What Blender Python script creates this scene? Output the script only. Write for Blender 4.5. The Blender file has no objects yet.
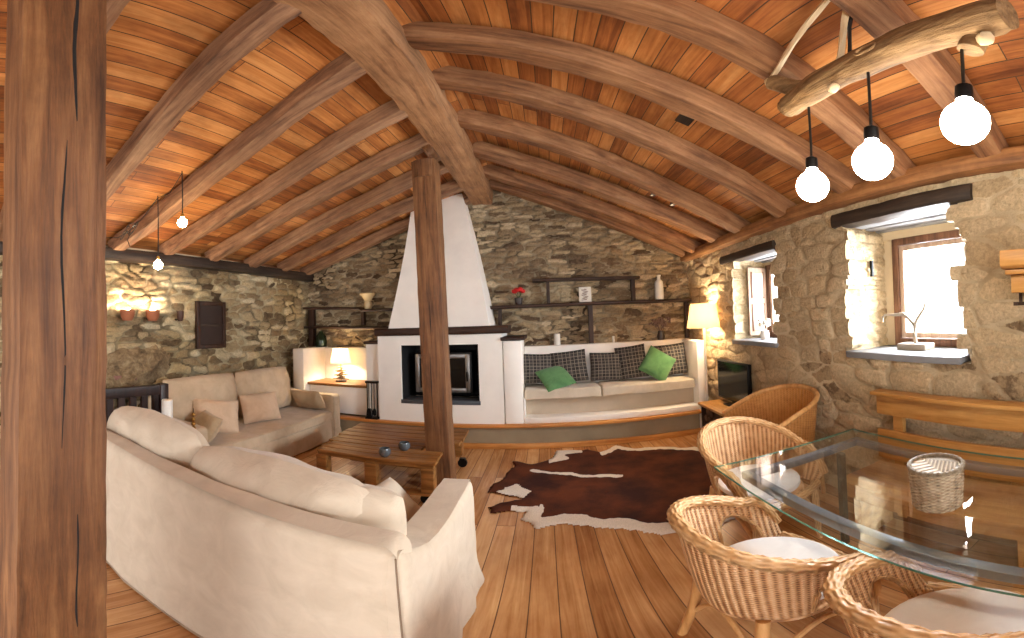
import bpy, bmesh, math, random
import numpy as np
from mathutils import Vector, Matrix, noise
random.seed(7)
PI = math.pi
scene = bpy.context.scene
COL = scene.collection
W, XL, YB = 2.15, -3.85, 5.4          # right wall, left wall, gable wall
YF = -2.2                              # end of the room behind the viewpoint
ZW = 2.42                              # wall height under the plates
def lin(c):
    return tuple(((x/255)/12.92 if x/255 <= .04045 else ((x/255+.055)/1.055)**2.4) for x in c) + (1.0,)

# ------------------------------------------------------------------ materials
class NT:
    def __init__(s, name):
        s.m = bpy.data.materials.new(name); s.m.use_nodes = True
        s.t = s.m.node_tree; s.n = s.t.nodes; s.n.clear()
        s.out = s.n.new('ShaderNodeOutputMaterial')
    def N(s, typ, ins=None, **kw):
        n = s.n.new('ShaderNode' + typ)
        for k, v in kw.items(): setattr(n, k, v)
        for k, v in (ins or {}).items():
            if isinstance(v, bpy.types.NodeSocket): s.t.links.new(v, n.inputs[k])
            else: n.inputs[k].default_value = v
        return n
    def ramp(s, fac, stops, interp='LINEAR'):
        n = s.n.new('ShaderNodeValToRGB'); s.t.links.new(fac, n.inputs[0])
        cr = n.color_ramp; cr.interpolation = interp
        while len(cr.elements) < len(stops): cr.elements.new(.5)
        for e, (p, c) in zip(cr.elements, stops):
            e.position = p; e.color = c if len(c) == 4 else tuple(c) + (1,)
        return n.outputs[0]
    def mix(s, fac, a, b, mode='MIX'):
        n = s.n.new('ShaderNodeMix'); n.data_type = 'RGBA'; n.blend_type = mode
        for k, v in ((0, fac), (6, a), (7, b)):
            if isinstance(v, bpy.types.NodeSocket): s.t.links.new(v, n.inputs[k])
            else: n.inputs[k].default_value = v
        return n.outputs[2]
    def coord(s, which='Object', scale=(1, 1, 1), rot=(0, 0, 0), loc=(0, 0, 0)):
        tc = s.N('TexCoord')
        return s.N('Mapping', {'Vector': tc.outputs[which], 'Scale': scale, 'Rotation': rot, 'Location': loc}).outputs[0]
    def noise(s, vec, scale=5, detail=4, rough=.55, dist=0):
        return s.N('TexNoise', {'Vector': vec, 'Scale': scale, 'Detail': detail, 'Roughness': rough, 'Distortion': dist}).outputs[0]
    def bump(s, h, strength=.3, dist=.01, normal=None):
        d = {'Height': h, 'Strength': strength, 'Distance': dist}
        if normal is not None: d['Normal'] = normal
        return s.N('Bump', d).outputs[0]
    def bsdf(s, col, rough=.6, normal=None, **kw):
        d = {'Base Color': col, 'Roughness': rough}
        if normal is not None: d['Normal'] = normal
        d.update(kw)
        b = s.N('BsdfPrincipled', d)
        s.t.links.new(b.outputs[0], s.out.inputs[0]); return s.m

MATS = {}
def plain(name, c, rough=.6, metal=0, bump=0, scale=60, var=.06, **kw):
    t = NT(name); v = t.coord()
    n = t.noise(v, scale, 4)
    n2 = t.noise(v, 3, 3)
    c = lin(c)
    lo = tuple(x*(1-var*2) for x in c[:3]) + (1,); hi = tuple(min(1, x*(1+var)) for x in c[:3]) + (1,)
    col = t.ramp(n2, [(.3, lo), (.7, hi)])
    d = {'Metallic': metal}; d.update(kw)
    MATS[name] = t.bsdf(col, rough, t.bump(n, bump, .004) if bump else None, **d); return MATS[name]
def wood(name, dark, mid, light, axis='x', rough=.6, grain=1.0, stain=.35, bump=.25, spec=.4, roty=0):
    t = NT(name)
    lo, hi = 1.6, 22.0
    sc = {'x': (lo, hi, hi), 'y': (hi, lo, hi), 'z': (hi, hi, lo)}[axis]
    info = t.N('ObjectInfo')
    off = t.N('VectorMath', {0: info.outputs['Random'], 1: (13.0, 7.0, 3.0)}, operation='MULTIPLY').outputs[0]
    base = t.coord(rot=(0, roty, 0))
    add = t.N('VectorMath', {0: base, 1: off}, operation='ADD').outputs[0]
    v = t.N('Mapping', {'Vector': add, 'Scale': tuple(q*grain for q in sc)}).outputs[0]
    n1 = t.noise(v, 1.0, 7, .68, .35)
    n2 = t.noise(add, 2.6, 5, .68)
    col = t.ramp(n1, [(.28, lin(dark)), (.47, lin(mid)), (.72, lin(light))])
    st = t.ramp(n2, [(.38, (stain, stain*.9, stain*.85, 1)), (.62, (1, 1, 1, 1))])
    col = t.mix(.55, col, st, 'MULTIPLY')
    v3 = t.N('Mapping', {'Vector': add, 'Scale': tuple(q*2.2 for q in sc)}).outputs[0]
    n3 = t.noise(v3, 1.0, 4, .6)
    MATS[name] = t.bsdf(col, rough, t.bump(n3, bump, .012), **{'Specular IOR Level': spec}); return MATS[name]
def boards(name, cols, width, length, rough, swap, seam=.004, seamc=(.03, .015, .008, 1), stain=.5, bump=.15, spec=.5):
    """boards running along y: a brick pattern with long bricks, its own tone per board"""
    t = NT(name)
    v = t.coord(rot=(0, 0, PI/2)) if swap else t.coord()
    d = dict(Vector=v, Scale=1.0)
    d.update({'Mortar Size': seam, 'Mortar Smooth': .1, 'Bias': 0, 'Brick Width': length, 'Row Height': width,
              'Color1': (0, 0, 0, 1), 'Color2': (1, 1, 1, 1), 'Mortar': (.5, .5, .5, 1)})
    br = t.N('TexBrick', d, offset=.37, offset_frequency=2)
    g = t.coord(scale=(28, 1.4, 28))
    vid = t.N('VectorMath', {0: br.outputs[0], 1: (5., 11., 2.)}, operation='MULTIPLY').outputs[0]
    g2 = t.N('VectorMath', {0: g, 1: vid}, operation='ADD').outputs[0]
    n1 = t.noise(g2, 1.0, 5, .6, 1.0)
    toneN = t.N('Math', {0: br.outputs[0], 1: .55}, operation='MULTIPLY').outputs[0]
    tone = t.N('Math', {0: n1, 1: toneN}, operation='ADD').outputs[0]
    tone = t.N('Math', {0: tone, 1: -.28}, operation='ADD').outputs[0]
    col = t.ramp(tone, [(.1, lin(cols[0])), (.38, lin(cols[1])), (.6, lin(cols[2])), (.85, lin(cols[3]))])
    n2 = t.noise(t.coord(scale=(2.0, .9, 2)), 1.6, 5, .65)
    st = t.ramp(n2, [(.36, (stain, stain*.85, stain*.75, 1)), (.58, (1, 1, 1, 1))])
    col = t.mix(.7, col, st, 'MULTIPLY')
    col = t.mix(br.outputs['Fac'], col, seamc)
    h = t.N('Math', {0: n1, 1: br.outputs['Fac']}, operation='SUBTRACT').outputs[0]
    MATS[name] = t.bsdf(col, rough, t.bump(h, bump, .01), **{'Specular IOR Level': spec}); return MATS[name]
def stone(name, ramp, mortar_shade, patch_tint=None, mscale=9):
    t = NT(name)
    sid = t.N('Attribute', attribute_name='stone').outputs['Fac']
    gap = t.N('Attribute', attribute_name='gap').outputs['Fac']
    v = t.coord()
    n1 = t.noise(v, 9, 6, .65)
    n2 = t.noise(v, 42, 5, .7)
    k = t.N('Math', {0: n1, 1: -.5}, operation='ADD').outputs[0]
    k = t.N('Math', {0: k, 1: .5}, operation='MULTIPLY').outputs[0]
    f = t.N('Math', {0: sid, 1: k}, operation='ADD').outputs[0]
    col = t.ramp(f, [(p, lin(c)) for p, c in ramp])
    sp = t.ramp(n2, [(.3, (.62, .58, .54, 1)), (.62, (1.12, 1.1, 1.06, 1))])
    col = t.mix(.8, col, sp, 'MULTIPLY')
    mc = t.ramp(n1 if mscale == 9 else t.noise(v, mscale, 4, .6), [(.36, lin(mortar_shade[0])), (.62, lin(mortar_shade[1]))])  # mortar tones; the dark end also paints crevice shadow into the joints
    gg = t.N('Math', {0: n2, 1: -.5}, operation='ADD').outputs[0]
    gg = t.N('Math', {0: gg, 1: gap}, operation='ADD').outputs[0]
    gf = t.ramp(gg, [(.35, (0, 0, 0, 1)), (.65, (1, 1, 1, 1))])
    col = t.mix(gf, col, mc)
    if patch_tint:
        n4 = t.noise(v, 1.3, 4, .6)
        mf = t.ramp(n4, [(.48, (0, 0, 0, 1)), (.66, (.6, .6, .6, 1))])
        col = t.mix(mf, col, t.mix(1.0, col, lin(patch_tint), 'MULTIPLY'))  # random patches multiplied by a faint tint
    n5 = t.noise(t.coord(scale=(1, 1, 2.2)), 24, 6, .75, .4)
    h = t.N('Math', {0: n5, 1: n2}, operation='ADD').outputs[0]
    MATS[name] = t.bsdf(col, .88, t.bump(h, .9, .03), **{'Specular IOR Level': .25}); return MATS[name]
def fabric(name, c1, c2, scale=260, rough=.9, wrinkle=.25, sheen=.2):
    t = NT(name); v = t.coord()
    n = t.noise(v, scale, 2); w = t.noise(v, 7, 4, .6, .6)
    col = t.ramp(w, [(.3, lin(c1)), (.7, lin(c2))])
    nb = t.bump(w, wrinkle, .03); nb = t.bump(n, .15, .003, nb)
    MATS[name] = t.bsdf(col, rough, nb, **{'Sheen Weight': sheen, 'Specular IOR Level': .2}); return MATS[name]
def weave(name, c_dark, c_mid, c_light, su, sv, stripe=0):
    t = NT(name)
    tc = t.N('TexCoord')
    sep = t.N('SeparateXYZ', {0: tc.outputs['UV']})
    def sin(sock, k, ph=0):
        a = t.N('Math', {0: sock, 1: k}, operation='MULTIPLY').outputs[0]
        if ph: a = t.N('Math', {0: a, 1: ph}, operation='ADD').outputs[0]
        return t.N('Math', {0: a}, operation='SINE').outputs[0]
    U, V = sep.outputs[0], sep.outputs[1]
    su_, sv_ = sin(U, su), sin(V, sv)
    pr = t.N('Math', {0: su_, 1: stripe}, operation='MULTIPLY').outputs[0]
    ck = t.N('Math', {0: su_, 1: sv_}, operation='MULTIPLY').outputs[0]
    rid = t.N('Math', {0: ck, 1: .55}, operation='MULTIPLY').outputs[0]
    rid = t.N('Math', {0: rid, 1: .45}, operation='ADD').outputs[0]
    h = t.N('Math', {0: pr, 1: rid}, operation='ADD').outputs[0]
    hn = t.N('Math', {0: h, 1: .4}, operation='MULTIPLY').outputs[0]
    n = t.noise(t.coord(), 22, 4, .6)
    s = t.N('Math', {0: hn, 1: n}, operation='ADD').outputs[0]
    col = t.ramp(s, [(.2, lin(c_dark)), (.6, lin(c_mid)), (1.0, lin(c_light))])
    MATS[name] = t.bsdf(col, .45, t.bump(h, .8, .006), **{'Specular IOR Level': .4}); return MATS[name]
def emit(name, col, strength, base=(1, 1, 1, 1)):
    t = NT(name)
    e = t.N('BsdfPrincipled', {'Base Color': base, 'Emission Color': col, 'Emission Strength': strength, 'Roughness': .2})
    t.t.links.new(e.outputs[0], t.out.inputs[0]); MATS[name] = t.m; return t.m
def shade(name, c):
    t = NT(name); n = t.noise(t.coord(), 200, 2)
    col = t.ramp(n, [(.3, lin(tuple(x*.96 for x in c))), (.7, lin(c))])
    a = t.N('BsdfDiffuse', {'Color': col}); b = t.N('BsdfTranslucent', {'Color': col})
    m = t.N('MixShader', {0: .35, 1: a.outputs[0], 2: b.outputs[0]})
    t.t.links.new(m.outputs[0], t.out.inputs[0]); MATS[name] = t.m; return t.m
def glass(name, tint=(1, 1, 1, 1), rough=0.0, ior=1.45):
    t = NT(name)
    bf = t.N('NewGeometry').outputs['Backfacing']
    io = t.N('MapRange', {'Value': bf, 'To Min': ior, 'To Max': 1/ior}).outputs[0]
    fr = t.N('Fresnel', {'IOR': io})
    a = t.N('BsdfTransparent', {'Color': tint}); b = t.N('BsdfGlossy', {'Color': (1, 1, 1, 1), 'Roughness': rough})
    m = t.N('MixShader', {0: fr.outputs[0], 1: a.outputs[0], 2: b.outputs[0]})
    t.t.links.new(m.outputs[0], t.out.inputs[0]); MATS[name] = t.m; return t.m

boards('floor_pine', [(150, 98, 54), (186, 132, 82), (206, 154, 102), (222, 176, 124)], .135, 2.7, .26, True, .003, (.16, .08, .04, 1), .72, .08, .5)
boards('roof_boards', [(112, 60, 28), (166, 100, 50), (194, 126, 66), (214, 152, 90)], .105, 1.5, .55, True, .003, (.07, .035, .016, 1), .42, .25, .35)
wood('rafter_right', (80, 50, 32), (146, 101, 66), (186, 140, 98), 'x', .65, .8, .5, .6, .4, -math.atan(.385))
wood('rafter_left', (78, 52, 38), (142, 103, 74), (182, 142, 106), 'x', .65, .8, .5, .6, .4, math.atan(.32))
wood('beam_old_y', (104, 72, 48), (160, 116, 78), (190, 146, 104), 'y', .7, 1.0, .5, .5)
wood('post_old', (62, 38, 22), (114, 74, 43), (152, 108, 68), 'z', .62, 1.0, .45, .6)
wood('plate_wood', (92, 56, 30), (150, 100, 58), (182, 132, 82), 'y', .65)
wood('dark_wood_x', (34, 20, 14), (58, 36, 24), (84, 54, 36), 'x', .55)
wood('dark_wood_y', (30, 22, 18), (52, 40, 32), (78, 62, 50), 'y', .55)
wood('dark_wood_z', (34, 20, 14), (58, 36, 24), (84, 54, 36), 'z', .55)
wood('rail_wood', (20, 10, 8), (38, 20, 15), (58, 32, 24), 'z', .4)
wood('rail_wood_red', (92, 54, 44), (132, 88, 74), (160, 116, 100), 'y', .45)
wood('orange_pine_x', (160, 96, 42), (200, 134, 66), (222, 162, 92), 'x', .45, .8, .8, .1)
wood('orange_pine_y', (150, 100, 46), (190, 138, 74), (212, 164, 98), 'y', .4, .8, .75, .1)
wood('pallet_wood', (84, 52, 22), (142, 94, 46), (176, 126, 70), 'x', .45, .9, .55, .2)
wood('soffit_wood', (92, 94, 98), (150, 152, 156), (196, 200, 206), 'y', .5, .8, .5, .4)
wood('window_wood', (70, 44, 30), (112, 76, 54), (146, 104, 78), 'z', .5)
wood('shutter_wood', (150, 124, 106), (184, 158, 138), (206, 184, 166), 'z', .5, .8, .9)
wood('driftwood_x', (74, 54, 32), (142, 110, 72), (184, 150, 104), 'y', .75, 1.3, .45, .9)
wood('rattan_pole', (156, 104, 54), (206, 154, 94), (230, 184, 126), 'z', .45, .7, .8, .1)
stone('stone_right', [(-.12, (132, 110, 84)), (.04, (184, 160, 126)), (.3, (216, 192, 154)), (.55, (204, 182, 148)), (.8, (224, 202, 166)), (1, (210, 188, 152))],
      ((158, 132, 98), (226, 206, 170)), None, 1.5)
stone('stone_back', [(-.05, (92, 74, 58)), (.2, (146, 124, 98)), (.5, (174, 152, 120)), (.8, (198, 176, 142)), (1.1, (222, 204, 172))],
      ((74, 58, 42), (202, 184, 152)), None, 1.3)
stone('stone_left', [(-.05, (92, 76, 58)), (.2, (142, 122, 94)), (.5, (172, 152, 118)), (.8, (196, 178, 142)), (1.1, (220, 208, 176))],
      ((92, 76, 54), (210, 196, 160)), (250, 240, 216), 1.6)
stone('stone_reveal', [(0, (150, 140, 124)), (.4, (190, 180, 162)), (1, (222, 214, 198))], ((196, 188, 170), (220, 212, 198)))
plain('white_plaster', (248, 243, 235), .85, 0, .35, 14, .03)
t = NT('boulder'); v = t.coord(); nb_ = t.noise(v, 5, 7, .72, .8); nc_ = t.noise(v, 30, 5, .7)
cb_ = t.ramp(nb_, [(.3, lin((96, 78, 56))), (.48, lin((160, 134, 98))), (.7, lin((206, 184, 144)))])
MATS['boulder'] = t.bsdf(t.mix(.7, cb_, t.ramp(nc_, [(.3, (.55, .52, .5, 1)), (.62, (1.1, 1.1, 1.1, 1))]), 'MULTIPLY'), .9, t.bump(t.N('Math', {0: nb_, 1: nc_}, operation='ADD').outputs[0], 1.0, .06))
plain('cream_plaster', (212, 192, 158), .85, 0, .3, 20, .06)
plain('bench_shade', (196, 180, 158), .85, 0, .2, 20, .05)  # white plaster darkened to paint the shade below the bench seat
plain('grey_render', (150, 134, 108), .85, 0, .2, 20, .08)
plain('black_metal', (16, 16, 17), .45, .6)
plain('steel', (150, 148, 146), .35, .9)
plain('slate', (128, 130, 134), .5, 0, .4, 18, .12)
plain('slate_dark', (74, 78, 84), .5, 0, .4, 18, .12)
plain('firebox_black', (12, 11, 11), .8)
plain('stove_glass', (10, 8, 8), .12)
plain('screen_black', (9, 9, 11), .12)
plain('ceramic_white', (232, 228, 220), .35)
plain('ceramic_cream', (220, 196, 150), .5)
plain('paper_white', (232, 226, 214), .8)
plain('wax_white', (238, 234, 224), .5)
plain('terracotta', (150, 88, 56), .7, 0, .2)
plain('copper_dark', (70, 42, 30), .5, .3)
plain('red_petal', (206, 28, 30), .6)
plain('leaf_green', (66, 92, 44), .6)
plain('dried_petal', (128, 104, 92), .9)
plain('vase_dark', (52, 38, 34), .3)
plain('bottle_green', (30, 44, 26), .15)
plain('rope', (226, 200, 158), .9, 0, .6, 120)
plain('cord_black', (18, 16, 15), .5)
plain('cord_grey', (84, 78, 72), .5)
plain('brass', (170, 130, 66), .35, .9)
plain('table_metal', (112, 120, 132), .3, .35)
plain('bone', (160, 148, 132), .55, 0, .2)
plain('grey_glass_solid', (96, 102, 106), .12, .3)
plain('seam_thread', (128, 108, 88), .9)
plain('dark_red_cloth', (92, 34, 30), .85)
plain('log_bark', (92, 62, 40), .9, 0, .6, 30, .2)
fabric('linen_near', (196, 180, 158), (212, 197, 176), 260, .9, .3)
fabric('linen_far', (184, 162, 134), (202, 180, 152), 260, .9, .3)
fabric('linen_seat', (198, 184, 162), (214, 200, 180), 260, .9, .25)
fabric('pillow_far', (198, 170, 142), (214, 188, 160), 240, .9, .3)
fabric('pillow_taupe', (172, 150, 120), (192, 170, 138), 240, .9, .3)
fabric('cotton_white', (226, 222, 220), (240, 238, 236), 240, .85, .1)
fabric('green_cloth', (76, 118, 74), (102, 146, 94), 240, .85, .3)
weave('wicker', (138, 90, 54), (212, 162, 112), (234, 194, 150), 190, 520, .8)
weave('wicker_rim', (140, 96, 56), (202, 156, 104), (228, 188, 140), 60, 60)
weave('basket_weave', (86, 72, 56), (168, 148, 120), (204, 186, 158), 200, 420, .2)
weave('basket_orange', (160, 98, 48), (206, 144, 78), (222, 166, 100), 170, 420, .3)
emit('bulb_glow', (1.0, .90, .74, 1), 22)
emit('bulb_small_glow', (1.0, .78, .48, 1), 45)
emit('sconce_glow', (1.0, .84, .60, 1), 170)
shade('shade_cream', (250, 232, 204))
shade('shade_white', (252, 244, 226))
glass('table_glass', (.965, .985, .98, 1), 0, 1.7)
glass('pane_glass', (1, 1, 1, 1))
glass('wine_glass', (.97, .98, .98, 1))
t = NT('glass_edge'); MATS['glass_edge'] = t.bsdf(lin((104, 176, 160)), .1, **{'Transmission Weight': .5})
# plaid cushion cloth: thin light lines on charcoal, in the cushion's own uv
t = NT('plaid'); tc = t.N('TexCoord'); sp = t.N('SeparateXYZ', {0: tc.outputs['UV']})
def _line(s, k, wd):
    a = t.N('Math', {0: s, 1: k}, operation='MULTIPLY').outputs[0]
    a = t.N('Math', {0: a}, operation='FRACT').outputs[0]
    return t.N('Math', {0: a, 1: wd}, operation='LESS_THAN').outputs[0]
mx = t.N('Math', {0: _line(sp.outputs[0], 9.0, .13), 1: _line(sp.outputs[1], 9.0, .13)}, operation='MAXIMUM').outputs[0]
mb = t.N('Math', {0: _line(sp.outputs[0], 4.0, .45), 1: _line(sp.outputs[1], 4.0, .45)}, operation='ADD').outputs[0]
mb = t.N('Math', {0: mb, 1: .5}, operation='MULTIPLY').outputs[0]
c = t.mix(mb, lin((44, 40, 38)), lin((74, 68, 64)))
c = t.mix(mx, c, lin((136, 126, 114)))
MATS['plaid'] = t.bsdf(c, .95, t.bump(t.noise(t.coord(), 200, 2), .2, .003))
# cowhide: brown and white patches by a mask laid on the hide itself
t = NT('cowhide')
a = t.N('Attribute', attribute_name='white').outputs['Fac']
v = t.coord(); n = t.noise(v, 26, 5, .7)
k = t.N('Math', {0: n, 1: -.5}, operation='ADD').outputs[0]; k = t.N('Math', {0: k, 1: .9}, operation='MULTIPLY').outputs[0]
f = t.N('Math', {0: a, 1: k}, operation='ADD').outputs[0]
fr = t.ramp(f, [(.44, (0, 0, 0, 1)), (.56, (1, 1, 1, 1))])
br = t.ramp(t.noise(v, 2.4, 4, .6), [(.35, lin((56, 28, 22))), (.62, lin((98, 50, 28)))])
fu = t.noise(t.coord(scale=(160, 36, 60)), 1.0, 3)
c = t.mix(fr, br, lin((226, 214, 198)))
c = t.mix(.35, c, t.ramp(fu, [(.3, (.5, .5, .5, 1)), (.7, (1.1, 1.1, 1.1, 1))]), 'MULTIPLY')
MATS['cowhide'] = t.bsdf(c, .85, t.bump(fu, .35, .006), **{'Specular IOR Level': .15})

# ------------------------------------------------------------------ mesh helpers
class MB:
    def __init__(s): s.v, s.f, s.uv = [], [], []
    def add(s, vs, fs, uvs=None):
        b = len(s.v); s.v += [tuple(p) for p in vs]; s.f += [tuple(i + b for i in f) for f in fs]
        s.uv += list(uvs) if uvs is not None else [(p[0], p[2]) for p in vs]
        return s
    def box(s, x0, x1, y0, y1, z0, z1):
        return s.hexa([(x0, y0, z0), (x1, y0, z0), (x1, y1, z0), (x0, y1, z0), (x0, y0, z1), (x1, y0, z1), (x1, y1, z1), (x0, y1, z1)])
    def hexa(s, p):
        return s.add(p, [(3, 2, 1, 0), (4, 5, 6, 7), (0, 1, 5, 4), (1, 2, 6, 5), (2, 3, 7, 6), (3, 0, 4, 7)])
    def prism(s, pts, axis, a, b):
        n = len(pts)
        def P(q, h): return {'x': (h, q[0], q[1]), 'y': (q[0], h, q[1]), 'z': (q[0], q[1], h)}[axis]
        vs = [P(q, a) for q in pts] + [P(q, b) for q in pts]
        fs = [tuple(range(n))[::-1], tuple(range(n, 2*n))] + [(i, (i+1) % n, n + (i+1) % n, n + i) for i in range(n)]
        return s.add(vs, fs)
    def sweep(s, path, secs, up=Vector((0, 0, 1)), closed=False, caps=True):
        path = [Vector(p) for p in path]; n = len(path); m = len(secs[0]); vs, uvs = [], []; dist = 0
        for i, p in enumerate(path):
            a = path[(i-1) % n] if (closed or i > 0) else p
            b = path[(i+1) % n] if (closed or i < n-1) else p
            d = (b - a).normalized()
            u = up if abs(d.dot(up)) < .97 else Vector((1, 0, 0))
            r = d.cross(u).normalized(); q = r.cross(d).normalized()
            if i: dist += (p - path[i-1]).length
            for j, (x, y) in enumerate(secs[i]):
                vs.append(p + r*x + q*y); uvs.append((dist, j/m))
        fs = []
        for i in range(n if closed else n-1):
            k = (i+1) % n
            for j in range(m): fs.append((i*m + j, i*m + (j+1) % m, k*m + (j+1) % m, k*m + j))
        if caps and not closed:
            fs.append(tuple(range(m))); fs.append(tuple(range((n-1)*m, n*m))[::-1])
        return s.add(vs, fs, uvs)
    def tube(s, path, r, n=8, closed=False, rope=0, turns=0):
        N = len(path); rr = r if hasattr(r, '__len__') else [r]*N
        secs = []
        for i in range(N):
            q = []
            for j in range(n):
                a = 2*PI*j/n
                k = rr[i]*(1 + rope*math.cos(3*a + turns*2*PI*i/max(1, N-1)))
                q.append((k*math.cos(a), k*math.sin(a)))
            secs.append(q)
        return s.sweep(path, secs, closed=closed)
    def lathe(s, prof, c=(0, 0, 0), n=20, axis='z'):
        vs, uvs = [], []
        for k, (r, z) in enumerate(prof):
            for j in range(n):
                a = 2*PI*j/n; x, y = r*math.cos(a), r*math.sin(a)
                p = (x, y, z) if axis == 'z' else (z, x, y) if axis == 'x' else (x, z, y)
                vs.append((p[0] + c[0], p[1] + c[1], p[2] + c[2])); uvs.append((a*.08, z))
        fs = [(k*n + j, k*n + (j+1) % n, (k+1)*n + (j+1) % n, (k+1)*n + j) for k in range(len(prof)-1) for j in range(n)]
        if prof[0][0] > 1e-5: fs.append(tuple(range(n))[::-1])
        if prof[-1][0] > 1e-5: fs.append(tuple(range((len(prof)-1)*n, len(prof)*n)))
        return s.add(vs, fs, uvs)
    def ball(s, c, r, n=16, m=10, sx=1, sy=1, sz=1):
        pr = [(max(1e-6, math.sin(PI*k/m)), -math.cos(PI*k/m)) for k in range(m+1)]
        b = len(s.v); s.lathe(pr, (0, 0, 0), n)
        for i in range(b, len(s.v)):
            x, y, z = s.v[i]; s.v[i] = (c[0] + x*r*sx, c[1] + y*r*sy, c[2] + z*r*sz)
        return s
    def xf(s, M):
        s.v = [tuple(M @ Vector(p)) for p in s.v]; return s
    def wob(s, amp, sc, seed=0):
        o = Vector((seed*3.1, seed*1.7, seed*.9))
        s.v = [tuple(Vector(p) + noise.noise_vector(Vector(p)*sc + o)*amp) for p in s.v]; return s
    def build(s, name, mat, parent=None, smooth=True, bevel=0, seg=2, angle=40, fix=True):
        me = bpy.data.meshes.new(name); me.from_pydata(s.v, [], s.f)
        uvl = me.uv_layers.new(name='UVMap')
        for l in me.loops: uvl.data[l.index].uv = s.uv[l.vertex_index]
        if fix:
            bm = bmesh.new(); bm.from_mesh(me)
            bmesh.ops.recalc_face_normals(bm, faces=bm.faces)
            if bevel: 
                es = [e for e in bm.edges if len(e.link_faces) == 2 and e.calc_face_angle(0) > .5]
                bmesh.ops.bevel(bm, geom=es, offset=bevel, segments=seg, affect='EDGES', profile=.5)
            bm.to_mesh(me); bm.free()
        me.polygons.foreach_set('use_smooth', [bool(smooth)]*len(me.polygons))
        if smooth:
            try: me.set_sharp_from_angle(angle=math.radians(angle))
            except Exception: pass
        me.materials.append(MATS[mat] if isinstance(mat, str) else mat)
        o = bpy.data.objects.new(name, me); COL.objects.link(o)
        if parent is not None: o.parent = parent
        return o
def tag(o, label=None, cat=None, group=None, kind=None):
    if label: o['label'] = label
    if cat: o['category'] = cat
    if group: o['group'] = group
    if kind: o['kind'] = kind
    return o
def thing(name, label, cat, loc=(0, 0, 0), rot=0, group=None):
    o = bpy.data.objects.new(name, None); COL.objects.link(o); o.empty_display_size = .1
    o.location = loc; o.rotation_euler = (0, 0, rot); return tag(o, label, cat, group)
def dup(root, loc, rot, label, group=None, scale=(1, 1, 1)):
    r = root.copy(); COL.objects.link(r); r.location = loc; r.rotation_euler = (0, 0, rot); r.scale = scale
    tag(r, label, None, group)
    for ch in list(root.children):
        c = ch.copy(); COL.objects.link(c); c.parent = r
        for g in list(ch.children):
            d = g.copy(); COL.objects.link(d); d.parent = c
    return r
def struct(name, mb, mat, **kw): return tag(mb.build(name, mat, **kw), kind='structure')
def rsec(w, h, seed, i, rough=.06, n=20, e=5.0):
    """rounded-square cross-section of a hewn timber"""
    q = []
    for j in range(n):
        a = 2*PI*j/n + PI/n; c, s_ = math.cos(a), math.sin(a)
        k = (abs(c)**e + abs(s_)**e)**(-1/e)
        k *= 1 + rough*noise.noise(Vector((i*.55 + seed*9.3, c*1.3 + seed, s_*1.3)))
        q.append((c*k*w/2, s_*k*h/2))
    return q
def beam(mb, pts, w, h, seed, rough=.08, n=36, wander=.015, up=Vector((0, 0, 1)), taper=1.0, e=5.0):
    pts = [Vector(p) for p in pts]; path = []
    for i in range(n):
        t_ = i/(n-1)
        if len(pts) == 2: p = pts[0].lerp(pts[1], t_)
        else: p = pts[0]*(1-t_)*(1-2*t_) + pts[1]*4*t_*(1-t_) + pts[2]*t_*(2*t_-1)   # through three points
        o = Vector((noise.noise(Vector((t_*2.4, seed*5.1, 1))), noise.noise(Vector((t_*2.4, seed*5.1, 7))), noise.noise(Vector((t_*2.4, seed*5.1, 13)))))
        path.append(p + o*wander)
    secs = [rsec(w*(1 + (taper-1)*i/(n-1)), h*(1 + (taper-1)*i/(n-1)), seed, i, rough, e=e) for i in range(n)]
    return mb.sweep(path, secs, up=up)
def rbox(x0, x1, y0, y1, z0, z1, r=.03, seg=3, cut=0, wob=0, sc=5, seed=0):
    """rounded upholstered box"""
    bm = bmesh.new(); bmesh.ops.create_cube(bm, size=1)
    for v in bm.verts: v.co = Vector(((x0+x1)/2 + v.co.x*(x1-x0), (y0+y1)/2 + v.co.y*(y1-y0), (z0+z1)/2 + v.co.z*(z1-z0)))
    if cut: bmesh.ops.subdivide_edges(bm, edges=bm.edges[:], cuts=cut, use_grid_fill=True)
    es = [e for e in bm.edges if len(e.link_faces) == 2 and e.calc_face_angle(0) > .5]
    bmesh.ops.bevel(bm, geom=es, offset=r, segments=seg, affect='EDGES', profile=.5)
    bm.verts.ensure_lookup_table()
    mb = MB(); mb.add([v.co[:] for v in bm.verts], [[v.index for v in f.verts] for f in bm.faces]); bm.free()
    if wob: mb.wob(wob, sc, seed)
    return mb
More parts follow.
